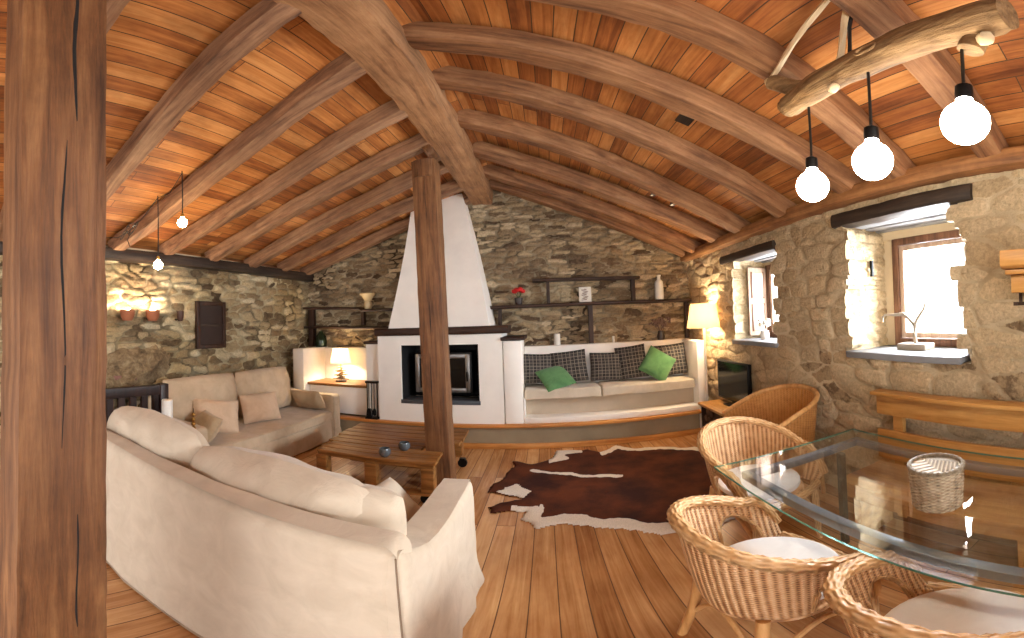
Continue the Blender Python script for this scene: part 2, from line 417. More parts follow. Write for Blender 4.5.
def pillow(w, h, t_, n=18, seed=0, wr=.012, ex=3.0, pinch=.07, rc=.12):
    """stuffed cushion standing in the local xz plane, thickness along y"""
    mb = MB(); vs, fs, uvs = [], [], []
    for side in (1, -1):
        for i in range(n+1):
            for j in range(n+1):
                u, v = -1 + 2*i/n, -1 + 2*j/n
                th = (max(0, 1-abs(u)**ex)*max(0, 1-abs(v)**ex))**.5
                ue, ve = u*(1 - rc + rc*math.sqrt(1-v*v/2)), v*(1 - rc + rc*math.sqrt(1-u*u/2))
                x = w/2*ue*(1 - pinch*(1-v*v)); z = h/2*ve*(1 - pinch*(1-u*u))
                y = side*t_/2*th
                k = noise.noise(Vector((x*6 + seed*3, z*6, side*2 + seed))) * wr * (1 if 0 < i < n and 0 < j < n else 0)
                vs.append((x, y + k*side, z)); uvs.append((i/n, j/n))
    N = (n+1)**2
    for sd in range(2):
        for i in range(n):
            for j in range(n):
                a = sd*N + i*(n+1) + j
                q = (a, a+n+1, a+n+2, a+1); fs.append(q if sd == 1 else q[::-1])
    rim = [i*(n+1) for i in range(n+1)] + [n*(n+1)+j for j in range(1, n+1)] + [i*(n+1)+n for i in range(n-1, -1, -1)] + [j for j in range(n-1, 0, -1)]
    for k in range(len(rim)):
        a, b = rim[k], rim[(k+1) % len(rim)]; fs.append((a, b, b+N, a+N))
    return mb.add(vs, fs, uvs)
def place(mb, loc, rz=0, rx=0, ry=0):
    return mb.xf(Matrix.Translation(loc) @ Matrix.Rotation(rz, 4, 'Z') @ Matrix.Rotation(rx, 4, 'X') @ Matrix.Rotation(ry, 4, 'Y'))

# ------------------------------------------------------------------ stone walls
def hash2(a, b, seed):
    h = np.sin(a*127.1 + b*311.7 + seed*74.7)*43758.5453
    return h - np.floor(h)
def vnoise(u, v, seed):
    iu, iv = np.floor(u), np.floor(v); fu, fv = u-iu, v-iv
    fu = fu*fu*(3-2*fu); fv = fv*fv*(3-2*fv)
    h = lambda a, b: hash2(a, b, seed)
    return (h(iu, iv)*(1-fu) + h(iu+1, iv)*fu)*(1-fv) + (h(iu, iv+1)*(1-fu) + h(iu+1, iv+1)*fu)*fv
def rubble(U, V, cw, ch, seed, jit=.42, warp=.10, p=2.6, gw=.20):
    """stone id (0..1), joint amount (0..1) and relief of rubble masonry at wall coordinates U, V"""
    u = U + warp*(vnoise(U*3.1, V*3.1, seed+5) - .5)*1.6 + .05*(vnoise(U*11, V*11, seed+8)-.5)
    v = V + warp*.55*(vnoise(U*2.3+9, V*4.1, seed+6) - .5)*1.6 + .03*(vnoise(U*12+3, V*12, seed+9)-.5)
    a, b = u/cw, v/ch
    F1 = np.full(U.shape, 9.); F2 = F1.copy(); ID = np.zeros(U.shape); ib = np.floor(b)
    for db in (-1, 0, 1):
        row = ib + db; sh = hash2(row, row*0+3, seed)*.9
        ia = np.floor(a + sh)
        for da in (-2, -1, 0, 1, 2):
            c = ia + da
            ca = c + .5 + (hash2(c, row, seed+1)-.5)*2*jit - sh; cb = row + .5 + (hash2(c, row, seed+2)-.5)*2*jit*.8
            sz = .75 + .5*hash2(c, row, seed+4)
            dx, dy = np.abs(a-ca)/sz, np.abs(b-cb)/sz
            d = (dx**p + dy**p)**(1/p)
            idv = hash2(c, row, seed+3)
            n1 = d < F1
            F2 = np.where(n1, F1, np.minimum(F2, d)); ID = np.where(n1, idv, ID); F1 = np.where(n1, d, F1)
    e = F2 - F1
    gap = 1 - np.clip((e-.25*gw)/gw, 0, 1)
    rel = np.clip(e/.35, 0, 1)**.6
    return ID, gap, rel
def stone_wall(name, mat, a0, a1, b0, b1, step, pos, cw, ch, seed, relief=.03, holes=(), keep=None, depth=.45, extra=None, p=2.6, warp=.10, gw=.20):
    na, nb = int((a1-a0)/step), int((b1-b0)/step)
    A = np.linspace(a0, a1, na+1); B = np.linspace(b0, b1, nb+1)
    U, V = np.meshgrid(A, B, indexing='ij')
    ID, gap, rel = rubble(U, V, cw, ch, seed, .42, warp, p, gw)
    disp = relief*rel + relief*.9*(ID-.5)*rel + .006*(vnoise(U*25, V*25, seed+11)-.5)
    if extra is not None: disp = disp + extra(U, V)
    co = [pos(U.ravel()[i], V.ravel()[i], disp.ravel()[i]) for i in range(U.size)]
    idx = np.arange(U.size).reshape(U.shape)
    keepf = np.ones((na, nb), bool)
    Uc = (U[:-1, :-1] + U[1:, 1:])/2; Vc = (V[:-1, :-1] + V[1:, 1:])/2; IDc = ID[:-1, :-1]
    for (h0, h1, k0, k1, jag) in holes:
        j = (IDc - .5)*2*jag
        keepf &= ~((Uc > h0 + j) & (Uc < h1 - j) & (Vc > k0) & (Vc < k1))
    for (h0, h1, k0, k1, jag) in holes:          # no stone left hanging in an opening
        ia, ib = int((h0-.3-a0)/step), int((h1+.3-a0)/step)
        for j in range(nb):
            r = np.nonzero(~keepf[ia:ib, j])[0]
            if len(r): keepf[ia+r[0]:ia+r[-1]+1, j] = False
    if keep is not None: keepf &= keep(Uc, Vc)
    faces = []; ii, jj = np.nonzero(keepf)
    for i, j in zip(ii, jj): faces.append((idx[i, j], idx[i+1, j], idx[i+1, j+1], idx[i, j+1]))
    sid = list(ID.ravel()); gp = list(gap.ravel())
    # jambs of the openings: sweep the ragged edge of every opening through the wall
    for (h0, h1, k0, k1, jag) in holes:
        m = .2; cache = {}
        def col(vi):
            if vi in cache: return cache[vi]
            i, j = divmod(int(vi), nb+1); n = int(depth/.02)
            ks = np.arange(1, n+1)*depth/n
            s_ = -1 if A[i] < (h0+h1)/2 else 1
            rid, rg, rr = rubble(ks + 7*s_ + 20, np.full(n, B[j]), .20, ch*.8, seed+31)
            lst = [int(vi)]
            for k in range(n):
                w_ = min(1, ks[k]/.12)
                if k0+.03 < B[j] < k1-.03:
                    edge = (h0 if s_ < 0 else h1)
                    aa = A[i]*(1-w_) + edge*w_ - s_*(.028*rr[k]-.012)*w_
                else: aa = A[i]
                co.append(pos(aa, B[j], disp.ravel()[vi]*(1-w_) - ks[k]))
                lst.append(len(co)-1); sid.append(float(rid[k])); gp.append(float(rg[k]))
            cache[vi] = lst; return lst
        for i in range(na):
            for j in range(nb):
                if keepf[i, j]: continue
                if not (h0-m < A[i] < h1+m and k0-m < B[j] < k1+m): continue
                for (di, dj, e) in ((-1, 0, (idx[i, j], idx[i, j+1])), (1, 0, (idx[i+1, j+1], idx[i+1, j])), (0, -1, (idx[i+1, j], idx[i, j])), (0, 1, (idx[i, j+1], idx[i+1, j+1]))):
                    p, q = i+di, j+dj
                    if 0 <= p < na and 0 <= q < nb and keepf[p, q]:
                        c1, c2 = col(e[0]), col(e[1])
                        for k in range(len(c1)-1): faces.append((c1[k], c2[k], c2[k+1], c1[k+1]))
    me = bpy.data.meshes.new(name); me.from_pydata(co, [], faces)
    for nm, data in (('stone', sid), ('gap', gp)):
        at = me.attributes.new(nm, 'FLOAT', 'POINT'); at.data.foreach_set('value', np.array(data, dtype=np.float32))
    me.polygons.foreach_set('use_smooth', [True]*len(me.polygons)); me.materials.append(MATS[mat])
    o = bpy.data.objects.new(name, me); COL.objects.link(o); o['kind'] = 'structure'; return o
ZR = lambda x: 2.61 + .385*(2.15-x)          # underside of the roof boards, right slope
ZL = lambda x: 2.61 + .32*(x+3.85)           # left slope
XP = -.573
roofz = lambda x: np.where(x > XP, ZR(x), ZL(x))
WIN = [(1.14, 2.10, 1.22, 2.28, .09), (3.10, 3.95, 1.24, 2.25, .05)]
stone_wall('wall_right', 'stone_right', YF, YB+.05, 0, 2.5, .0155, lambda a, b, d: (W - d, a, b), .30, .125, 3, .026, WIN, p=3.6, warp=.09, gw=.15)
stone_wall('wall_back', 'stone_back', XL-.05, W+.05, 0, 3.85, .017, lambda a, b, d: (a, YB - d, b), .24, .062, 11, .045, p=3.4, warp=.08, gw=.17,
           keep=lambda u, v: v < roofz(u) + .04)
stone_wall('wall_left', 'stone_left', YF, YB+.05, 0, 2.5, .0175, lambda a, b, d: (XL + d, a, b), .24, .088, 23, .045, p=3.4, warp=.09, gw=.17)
bo = MB().ball((XL+.0, 2.10, 1.14), 1.0, 60, 36, .19, .52, .25)
bo.v = [(p[0], p[1], p[2] + .22*(p[1]-2.12)) for p in bo.v]
bo.wob(.11, 2.6, 4).wob(.05, 8, 6).wob(.018, 22, 2); struct('wall_rock', bo, 'boulder', angle=180)
# outer skin of the right wall so that its openings are real depth, and the end wall behind the viewpoint with an added empty opening sized to let fill light in
wf = MB(); wf.box(XL-.2, -2.6, YF-.2, YF, 0, 4); wf.box(1.6, W+.2, YF-.2, YF, 0, 4); wf.box(-2.6, 1.6, YF-.2, YF, 2.2, 4)
struct('wall_front', wf, 'cream_plaster')
fl = MB(); fl.box(XL-.1, W+.1, YF-.2, YB+.1, -.12, 0); struct('floor', fl, 'floor_pine', smooth=False)
ce = MB()
for (xa, xb, fz) in ((XL-.3, XP, ZL), (XP, W+.6, ZR)):
    ce.hexa([(xa, YF-.2, fz(xa)), (xb, YF-.2, fz(xb)), (xb, YB+.1, fz(xb)), (xa, YB+.1, fz(xa)),
             (xa, YF-.2, fz(xa)+.1), (xb, YF-.2, fz(xb)+.1), (xb, YB+.1, fz(xb)+.1), (xa, YB+.1, fz(xa)+.1)])
struct('ceiling', ce, 'roof_boards', smooth=False)
pl = MB(); beam(pl, [(W-.02, YF, 2.475), (W-.02, YB, 2.475)], .24, .12, 3, .05, 60, .008); struct('trim_1', pl, 'plate_wood')
pl = MB(); pl.box(W+.12, W+.5, YF-.2, YB+.1, 2.3, 3.0); pl.box(XL-.4, XL-.10, YF-.2, YB+.1, 2.2, 2.9); struct('wall_gap_fill', pl, 'cream_plaster')  # unseen blocks added above both side walls to stop light leaking in
pl = MB(); beam(pl, [(XL+.04, YF, 2.40), (XL+.04, YB, 2.47)], .22, .14, 5, .06, 60, .008); struct('trim_2', pl, 'dark_wood_y')

# windows -----------------------------------------------------------
def window(name, y0, y1, z0, z1, xf, lint, ysill, shutter=None):
    e = bpy.data.objects.new(name, None); COL.objects.link(e); e['kind'] = 'structure'; e.location = (0, 0, 0)
    f = MB(); t_ = .06
    f.box(xf-.03, xf+.04, y0, y0+t_, z0, z1); f.box(xf-.03, xf+.04, y1-t_, y1, z0, z1)
    f.box(xf-.03, xf+.04, y0+t_, y1-t_, z1-t_, z1); f.box(xf-.03, xf+.04, y0+t_, y1-t_, z0, z0+t_)
    fo = f.build('frame', 'window_wood', e, bevel=.006)
    s_ = MB(); i0, i1, k0, k1 = y0+t_+.004, y1-t_-.004, z0+t_+.004, z1-t_-.004; b = .045
    s_.box(xf-.015, xf+.03, i0, i0+b, k0, k1); s_.box(xf-.015, xf+.03, i1-b, i1, k0, k1)
    s_.box(xf-.015, xf+.03, i0+b, i1-b, k1-b, k1); s_.box(xf-.015, xf+.03, i0+b, i1-b, k0, k0+b)
    s_.build('sash', 'shutter_wood', fo, bevel=.005)
    MB().box(xf+.004, xf+.010, i0+b-.01, i1-b+.01, k0+b-.01, k1-b+.01).build('pane', 'pane_glass', fo, smooth=False)
    sl = rbox(W-.05, xf+.02, ysill[0], ysill[1], z0-.055, z0-.005, .008, 2, 3, .006, 9, 2); sl.build('sill', 'slate', e)
    l = MB(); yl0, yl1, zl0, zl1 = lint
    beam(l, [(W+.03, yl0, (zl0+zl1)/2), (W+.03, yl1, (zl0+zl1)/2)], .17, zl1-zl0, 4 + y0, .05, 24, .006)
    l.build('lintel', 'dark_wood_y', e)
    for k, (xa, xb) in enumerate(((W+.10, W+.24), (W+.25, xf-.09), (xf-.075, xf+.10))):
        m = MB(); beam(m, [((xa+xb)/2, yl0+.05, zl0+.045 - .012*k), ((xa+xb)/2, yl1-.05, zl0+.045 - .006*k)], xb-xa, .07, 9+k+y0, .06, 16, .006)
        m.build('soffit_board', 'soffit_wood', e)
    m = MB(); m.box(xf-.02, xf+.1, y0-.25, y1+.25, z1, zl0+.1); m.box(xf-.005, xf+.1, y0-.25, y0, z0-.1, z1); m.box(xf-.005, xf+.1, y1, y1+.25, z0-.1, z1); m.box(xf-.005, xf+.1, y0-.25, y1+.25, z0-.3, z0)
    m.build('plaster_margin', 'cream_plaster', e, smooth=False)
    return e
w1 = window('window_1', 1.05, 1.99, 1.275, 2.18, 2.60, (1.01, 2.22, 2.255, 2.375), (1.12, 2.12))
h_ = MB(); h_.box(2.38, 2.40, 2.05, 2.075, 1.86, 1.99); h_.build('shutter_catch', 'black_metal', w1)
w2 = window('window_2', 3.03, 3.90, 1.30, 2.17, 2.58, (3.06, 4.22, 2.21, 2.312), (3.08, 3.98))
s_ = MB(); s_.box(2.30, 2.55, 3.885, 3.915, 1.33, 2.14); so = s_.build('shutter', 'shutter_wood', w2, bevel=.004)
for z0, z1 in ((1.39, 1.70), (1.78, 2.08)):
    p = MB(); p.box(2.35, 2.50, 3.872, 3.886, z0, z1); p.build('shutter_panel', 'shutter_wood', so, bevel=.01)
    for q in ((2.335, 2.35), (2.5, 2.515)):
        MB().box(q[0], q[1], 3.874, 3.886, z0-.01, z1+.01).build('moulding', 'window_wood', so, bevel=.004)

# roof timbers --------------------------------------------------------
rb = MB(); beam(rb, [(-.83, YF, 3.50), (-.83, 1.6, 3.49), (-.83, YB+.02, 3.49)], .31, .29, 2, .12, 90, .03, e=8)
o = rb.build('ridge_beam', 'beam_old_y', angle=27); tag(o, 'heavy hewn ridge beam running overhead along the peak of the roof', 'beam')
R_ = [  # y at ridge, mid, wall ; words
 (.70, .78, .86, 'short stretch of rafter at the top right corner behind the driftwood log lamp'),
 (1.34, 1.44, 1.50, 'rafter on the right slope passing just left of the driftwood log lamp'),
 (1.97, 2.03, 1.96, 'wide pale rafter on the right slope starting above the top of the middle post'),
 (2.55, 2.68, 2.78, 'right slope rafter just beyond the small gap left by a missing roof board'),
 (3.25, 3.42, 3.62, 'right slope rafter carrying the two tiny spotlights on its far side'),
 (3.98, 4.10, 4.22, 'right slope rafter third from the stone gable wall'),
 (4.66, 4.78, 4.87, 'right slope rafter second from the stone gable wall'),
 (5.16, 5.22, 5.27, 'right slope rafter lying along the top of the stone gable wall')]
for i, (ya, ym, yb, lab) in enumerate(R_):
    m = MB(); zr = lambda x: 2.515 + .385*(2.15-x)
    xa, xb = -.70, 2.16
    beam(m, [(xa, ya, zr(xa)), ((xa+xb)/2, ym, zr((xa+xb)/2)), (xb, yb, zr(xb))], .155 + .008*(i % 3), .165, 11+i*1.7, .10, 44, .03, e=8)
    tag(m.build('rafter', 'rafter_right', angle=27), lab, 'rafter', 'rafters of the right roof slope')
L_ = [(.60, .58, .55, 'rafter end on the left slope peeping out left of the front post'),
 (1.26, 1.30, 1.16, 'bowed rafter on the left slope coming out right behind the front post'),
 (1.96, 2.04, 1.80, 'left slope rafter with black lamp cables looped over its lower end'),
 (2.66, 2.68, 2.42, 'left slope rafter just right of the two small hanging bulbs'),
 (3.32, 3.30, 3.14, 'left slope rafter fourth from the stone gable wall'),
 (3.95, 3.96, 3.84, 'left slope rafter third from the stone gable wall, brightly lit'),
 (4.62, 4.60, 4.58, 'left slope rafter second from the stone gable wall'),
 (5.22, 5.22, 5.20, 'left slope rafter lying along the stone gable wall')]
for i, (ya, ym, yb, lab) in enumerate(L_):
    m = MB(); zl = lambda x: 2.515 + .32*(x+3.85)
    xa, xb = -.94, -3.80
    beam(m, [(xa, ya, zl(xa)), ((xa+xb)/2, ym, zl((xa+xb)/2)), (xb, yb, zl(xb))], .135 + .01*(i % 3), .155, 31+i*2.3, .10, 44, .03, e=8)
    tag(m.build('rafter', 'rafter_left', angle=27), lab, 'rafter', 'rafters of the left roof slope')
UPY = Vector((0, 1, 0))
def post(x0, x1, y0, y1, z1, seed, label, cracks, lean=0):
    e = thing('timber_post', label, 'post', ((x0+x1)/2, (y0+y1)/2, 0))
    e.rotation_euler = (0, lean, 0)
    m = MB(); beam(m, [(0, 0, 0), (0, 0, z1)], x1-x0, y1-y0, seed, .035, 50, .008, UPY, e=9)
    m.build('shaft', 'post_old', e, angle=27)
    for (px, pz0, pz1, wd, face) in cracks:
        c = MB(); path = []; rr = []
        for k in range(15):
            q = k/14; zz = pz0 + (pz1-pz0)*q; a = .012*noise.noise(Vector((zz*3, px*9, seed)))
            path.append((px + a, -(y1-y0)/2*.985, zz) if face == 'y' else ((x1-x0)/2*.985, px + a, zz)); rr.append(wd*(.15 + math.sin(PI*q))*.8)
        c.tube(path, rr, 6); c.build('crack', 'firebox_black', e)
    return e
post(-1.26, -.93, .18, .435, 3.37, 4, 'massive weathered timber post standing closest, beside the cream sofa', [(.02, 2.1, 3.2, .008, 'x'), (-.01, 1.2, 2.2, .005, 'x'), (.03, .5, 1.2, .004, 'x'), (-.03, .9, 1.7, .004, 'y')])
p2 = post(-1.105, -.87, 3.285, 3.50, 3.20, 8, 'reddish timber post rising from the pallet coffee table to the ridge', [(.0, 1.3, 2.2, .007, 'y'), (-.02, .8, 1.4, .005, 'y'), (.01, 2.3, 2.9, .004, 'y')], -.020)
m = MB(); beam(m, [(0, -.02, 3.02), (0.0, -.02, 3.20)], .20, .21, 3, .05, 10, .003, UPY); beam(m, [(.02, 0, 3.28), (.10, 0, 3.32)], .25, .13, 6, .05, 10, .004)
m.xf(Matrix.Translation((.0, 0, 0))).build('cap', 'post_old', p2)
# ------------------------------------------------------------------ hearth platform, fireplace, bench
st = MB(); st.box(-3.84, 1.92, 4.645, 5.36, 0, .285); struct('floor_step', st, 'grey_render', smooth=False)
m = MB(); m.box(-3.84, 1.94, 4.60, 4.72, .285, .325); struct('trim_3', m, 'orange_pine_x', bevel=.008)
m = MB(); m.box(-2.6, 1.94, 4.62, 4.645, 0.001, .075); struct('trim_4', m, 'orange_pine_x', bevel=.004)
fp = thing('fireplace', 'white plastered fireplace with a tapering hood and dark firebox', 'fireplace', (0, 0, 0))
b = MB(); x0, x1, y0, y1 = -2.20, -.545, 4.665, 5.34
ox0, ox1, oz0, oz1 = -1.87, -.845, .585, 1.345
b.box(x0, ox0, y0, y1, .325, 1.47); b.box(ox1, x1, y0, y1, .325, 1.47); b.box(ox0, ox1, y0, y1, .325, oz0); b.box(ox0, ox1, y0, y1, oz1, 1.47)
b.box(-2.42, x0, 4.74, y1, .325, 1.36); b.box(ox0, ox1, 5.25, y1, oz0, oz1)
b.build('body', 'white_plaster', fp, smooth=False)
c = rbox(-2.44, -2.14, 4.71, 5.3, 1.36, 1.40, .008); c.build('cap_slab', 'dark_wood_x', fp)
f = MB(); f.box(ox0+.002, ox1-.002, 5.22, 5.25, oz0, oz1); f.box(ox0+.001, ox0+.012, 4.69, 5.22, oz0, oz1); f.box(ox1-.012, ox1-.001, 4.69, 5.22, oz0, oz1); f.box(ox0+.012, ox1-.012, 4.69, 5.22, oz1-.012, oz1-.001)
f.build('firebox', 'firebox_black', fp, smooth=False)
f = MB(); f.box(ox0-.01, ox1+.01, 4.655, 4.95, oz0-.012, oz0+.04); f.build('hearth_ledge', 'slate_dark', fp, bevel=.004)
s_ = MB(); sx0, sx1, sz0, sz1, sy = -1.735, -.99, .70, 1.215, 4.85
s_.box(sx0-.02, sx1+.02, sy+.02, 5.2, sz0-.03, sz1+.02); so = s_.build('stove', 'black_metal', fp, bevel=.01)
d = MB(); tt = .062
d.box(sx0, sx0+tt, sy-.02, sy+.02, sz0, sz1); d.box(sx1-tt, sx1, sy-.02, sy+.02, sz0, sz1); d.box(sx0+tt, sx1-tt, sy-.02, sy+.02, sz1-tt, sz1); d.box(sx0+tt, sx1-tt, sy-.02, sy+.02, sz0, sz0+tt)
d.build('stove_door', 'steel', so, bevel=.008)
MB().box(sx0+tt, sx1-tt, sy, sy+.012, sz0+tt, sz1-tt).build('stove_glass', 'stove_glass', so, smooth=False)
MB().tube([(sx1-.035, sy-.05, .86), (sx1-.035, sy-.06, .92), (sx1-.035, sy-.05, .98)], .011).build('door_handle', 'black_metal', so)
m = MB(); beam(m, [(-2.215, 4.80, 1.52), (-.455, 4.80, 1.52)], .40, .10, 6, .03, 30, .004, e=9); m.build('mantel_beam', 'dark_wood_x', fp)
# hood: leaning white pyramid with a softly curved left edge
n = 14; vs, fs = [], []
def lerp(a, b, q): return a + (b-a)*q
for k in range(n+1):
    q = k/n; z = lerp(1.565, 3.62, q); yf = lerp(4.70, 5.18, q)
    xl = lerp(-2.055, -1.80, q) + .035*math.sin(PI*q)*1.0
    xr = lerp(-.70, -1.115, q) + .012*math.sin(PI*q)
    vs += [(xl, 5.38, z), (xl, yf, z), (xr, yf, z), (xr, 5.38, z)]
# the top follows the left roof slope
for i in range(n*4, n*4+4): vs[i] = (vs[i][0], vs[i][1], min(3.7, ZL(vs[i][0]) + .02))
for k in range(n):
    for j in range(3): fs.append((k*4+j, k*4+j+1, k*4+5+j, k*4+4+j))
fs += [(0, 1, 2, 3), tuple(range(n*4, n*4+4))]
MB().add(vs, fs).build('hood', 'white_plaster', fp, bevel=.0)
# niche to the left of the fireplace
nc = thing('plastered_niche', 'low white plastered niche glowing behind the small table lamp', 'niche', (0, 0, 0))
m = MB(); m.box(-3.64, -3.44, 4.66, 5.37, .325, 1.29); m.box(-3.44, -2.43, 5.26, 5.37, .325, 1.28); m.build('walls', 'white_plaster', nc, bevel=.012)
m = MB(); m.box(-3.43, -2.43, 4.80, 5.25, .325, .735); m.build('ledge', 'white_plaster', nc, bevel=.01)
m = MB(); m.box(-3.43, -2.43, 4.74, 5.25, .737, .775); m.build('ledge_top', 'pallet_wood', nc, bevel=.006)
# pier and bench
be = thing('built_in_bench', 'long white masonry bench built against the stone gable wall', 'bench', (0, 0, 0))
pr = [(4.67, 1.375), (4.67, .62), (4.665, .5), (4.66, .40), (4.66, .325), (5.34, .325), (5.34, 1.375)]
m = MB(); m.prism(pr, 'x', -.535, -.31); 
m.prism([(4.67, .64), (4.667, .52), (4.664, .43), (4.66, .325), (4.9, .325), (4.9, .64)], 'x', -.31, -.29)
m.build('pier', 'white_plaster', be, bevel=.012)
m = MB(); beam(m, [(-.56, 4.99, 1.40), (-.27, 4.99, 1.40)], .70, .05, 9, .03, 12, .003, e=9); m.build('pier_cap', 'dark_wood_x', be)
m = MB(); m.box(-.305, 1.93, 4.655, 4.86, .325, .40); m.box(-.305, 1.93, 4.86, 5.3, .325, .60); m.build('base', 'white_plaster', be, bevel=.012)
m = MB(); m.box(-.305, 1.93, 4.845, 4.86, .40, .60); m.build('front_panel', 'bench_shade', be, smooth=False)
m = MB(); m.box(-.305, 2.06, 5.22, 5.37, .60, 1.265); m.build('back_wall', 'white_plaster', be, bevel=.012)
m = MB(); m.box(1.93, 2.05, 4.66, 5.22, .0, 1.26); m.build('end_wall', 'white_plaster', be, bevel=.012)
for (xa, xb, seed, lab) in ((-.30, .66, 1, 'cream seat mattress on the left half of the built-in bench'), (.67, 1.925, 2, 'cream seat mattress on the right half of the built-in bench')):
    q = rbox(xa, xb, 4.73, 5.20, .615, .745, .03, 4, 8, .008, 6, seed); tag(q.build('seat_mattress', 'linen_seat'), lab, 'mattress', 'mattresses on the bench')
for (x, w_, h_, tl, rz, lab) in (
    (-.13, .42, .40, .30, .18, 'plaid cushion at the left end of the bench, half behind the green one'),
    (.29, .46, .42, .34, -.10, 'plaid cushion second from the left end of the bench'),
    (.785, .42, .38, .30, .05, 'plaid cushion alone in the middle of the bench'),
    (1.14, .40, .45, .30, -.25, 'narrow tilted plaid cushion left of the right green cushion'),
    (1.72, .45, .44, .26, .02, 'plaid cushion at the right end of the bench behind a green one')):
    ry = {-.13: .05, .29: -.10, .785: .03, 1.14: -.12, 1.72: -.06}[x]
    w_ *= 1.08; h_ *= 1.06; q = place(pillow(w_, h_, .14, seed=x*5), (x, 5.09, .755 + h_/2), rz, -.24, ry)
    tag(q.build('plaid_cushion', 'plaid'), lab, 'cushion', 'plaid cushions on the bench')
for (x, y, w_, rz, rx, ry, z, lab) in ((.10, 4.93, .42, .10, -.95, -.35, .865, 'green cushion slumped on the left half of the bench'),
                                  (1.47, 4.96, .42, .02, -.42, .62, .955, 'green cushion standing on its corner on the right half of the bench')):
    q = place(pillow(w_, w_, .13, seed=x*3+2), (x, y, z), rz, rx, ry)
    tag(q.build('green_cushion', 'green_cloth'), lab, 'cushion', 'green cushions on the bench')

# shelves on the gable wall -----------------------------------------
sh = thing('wall_shelf', 'long dark two-tier timber shelf on the gable wall above the bench', 'shelf', (0, 0, 0))
m = MB(); beam(m, [(-.77, 5.27, 1.815), (2.08, 5.27, 1.825)], .24, .045, 3, .05, 30, .005, e=9); m.build('lower_board', 'dark_wood_x', sh)
m = MB(); beam(m, [(-.16, 5.28, 2.165), (1.33, 5.28, 2.165)], .20, .04, 5, .05, 20, .004, e=9); m.build('upper_board', 'dark_wood_x', sh)
for (x, z0, z1, w_) in ((.05, 1.84, 2.147, .045), (1.245, 1.84, 2.147, .06), (.625, 1.27, 1.795, .065), (-.63, 1.45, 1.795, .05), (2.04, 1.27, 1.80, .05)):
    m = MB(); beam(m, [(x, 5.28, z0), (x, 5.28, z1)], w_, .08, x+4, .04, 10, .003, UPY, e=9); m.build('upright', 'dark_wood_z', sh)
ls = thing('wall_shelf', 'short dark timber shelf on the gable wall left of the chimney hood', 'shelf', (0, 0, 0))
m = MB(); beam(m, [(-3.78, 5.26, 1.935), (-2.72, 5.26, 1.885)], .24, .04, 7, .05, 16, .004, e=9); m.build('upper_board', 'dark_wood_x', ls)
m = MB(); beam(m, [(-2.70, 5.25, 1.855), (-2.05, 5.25, 1.845)], .24, .04, 8, .05, 12, .004, e=9); m.build('upper_board', 'dark_wood_x', ls)
m = MB(); beam(m, [(-3.78, 5.26, 1.615), (-2.10, 5.26, 1.575)], .22, .04, 9, .05, 16, .004, e=9); m.build('lower_board', 'dark_wood_x', ls)
m = MB(); beam(m, [(-3.69, 5.27, 1.30), (-3.69, 5.27, 1.91)], .10, .10, 4, .04, 12, .004, UPY, e=9); m.build('upright', 'dark_wood_z', ls)
m = MB(); beam(m, [(-2.72, 5.27, 1.63), (-2.72, 5.27, 1.87)], .05, .08, 6, .04, 8, .003, UPY, e=9); m.build('upright', 'dark_wood_z', ls)
# things on the shelves
o = MB().lathe([(.0001, 0), (.09, 0), (.10, .08), (.085, .17), (.04, .23), (.035, .255), (.03, .255), (.0001, .24)], (-3.47, 5.2, 1.293), 18).build('dark_vase', 'bottle_green'); tag(o, 'dark green rounded vase below the short left shelf', 'vase')
j = thing('cream_jug', 'cream jug with a wide flared mouth on the left shelf', 'jug', (-2.62, 5.24, 1.877))
MB().lathe([(.0001, 0), (.05, 0), (.07, .06), (.05, .12), (.09, .19), (.13, .23), (.125, .235), (.04, .13), (.0001, .1)], (0, 0, 0), 18).build('body', 'ceramic_cream', j)
MB().tube([(.05, 0, .13), (.10, 0, .12), (.11, 0, .07), (.065, 0, .04)], .011).build('handle', 'ceramic_cream', j)
pt = thing('potted_flower', 'bright red flower in a small pot on the shelf near the hood', 'plant', (-.36, 5.25, 1.842))
MB().lathe([(.0001, 0), (.045, 0), (.06, .09), (.055, .095), (.0001, .085)], (0, 0, 0), 14).build('pot', 'vase_dark', pt)
m = MB()
for k in range(7):
    a = k*.9; m.tube([(0, 0, .085), (.03*math.cos(a), .03*math.sin(a), .13), (.06*math.cos(a), .05*math.sin(a), .17)], [.004, .004, .003], 5)
m.build('stem', 'leaf_green', pt)
for k in range(6):
    a = k*1.05; p = MB()
    p.ball((.055*math.cos(a), .045*math.sin(a), .185 + .012*(k % 3)), .042, 9, 6, 1, 1, .7); p.wob(.008, 30, k); p.build('blossom', 'red_petal', pt)
pc = thing('picture_card', 'small white patterned picture leaning on the shelf under the upper board', 'picture', (.56, 5.24, 1.842), .04)
MB().box(-.085, .085, 0, .012, 0, .215).xf(Matrix.Rotation(-.10, 4, 'X')).build('card', 'paper_white', pc, bevel=.002)
m = MB(); m.tube([(-.055 + .11*((k*37 % 10)/10), -.003, .03 + .155*k/22) for k in range(23)], .0035, 5)
m.xf(Matrix.Rotation(-.10, 4, 'X')).build('drawing', 'dried_petal', pc)
o = MB().lathe([(.0001, 0), (.062, 0), (.066, .02), (.062, .23), (.055, .26), (.025, .29), (.025, .33), (.032, .335), (.032, .355), (.0001, .36)], (1.625, 5.25, 1.848), 18).build('stoneware_bottle', 'ceramic_white'); tag(o, 'tall pale stoneware bottle near the right end of the shelf', 'bottle')
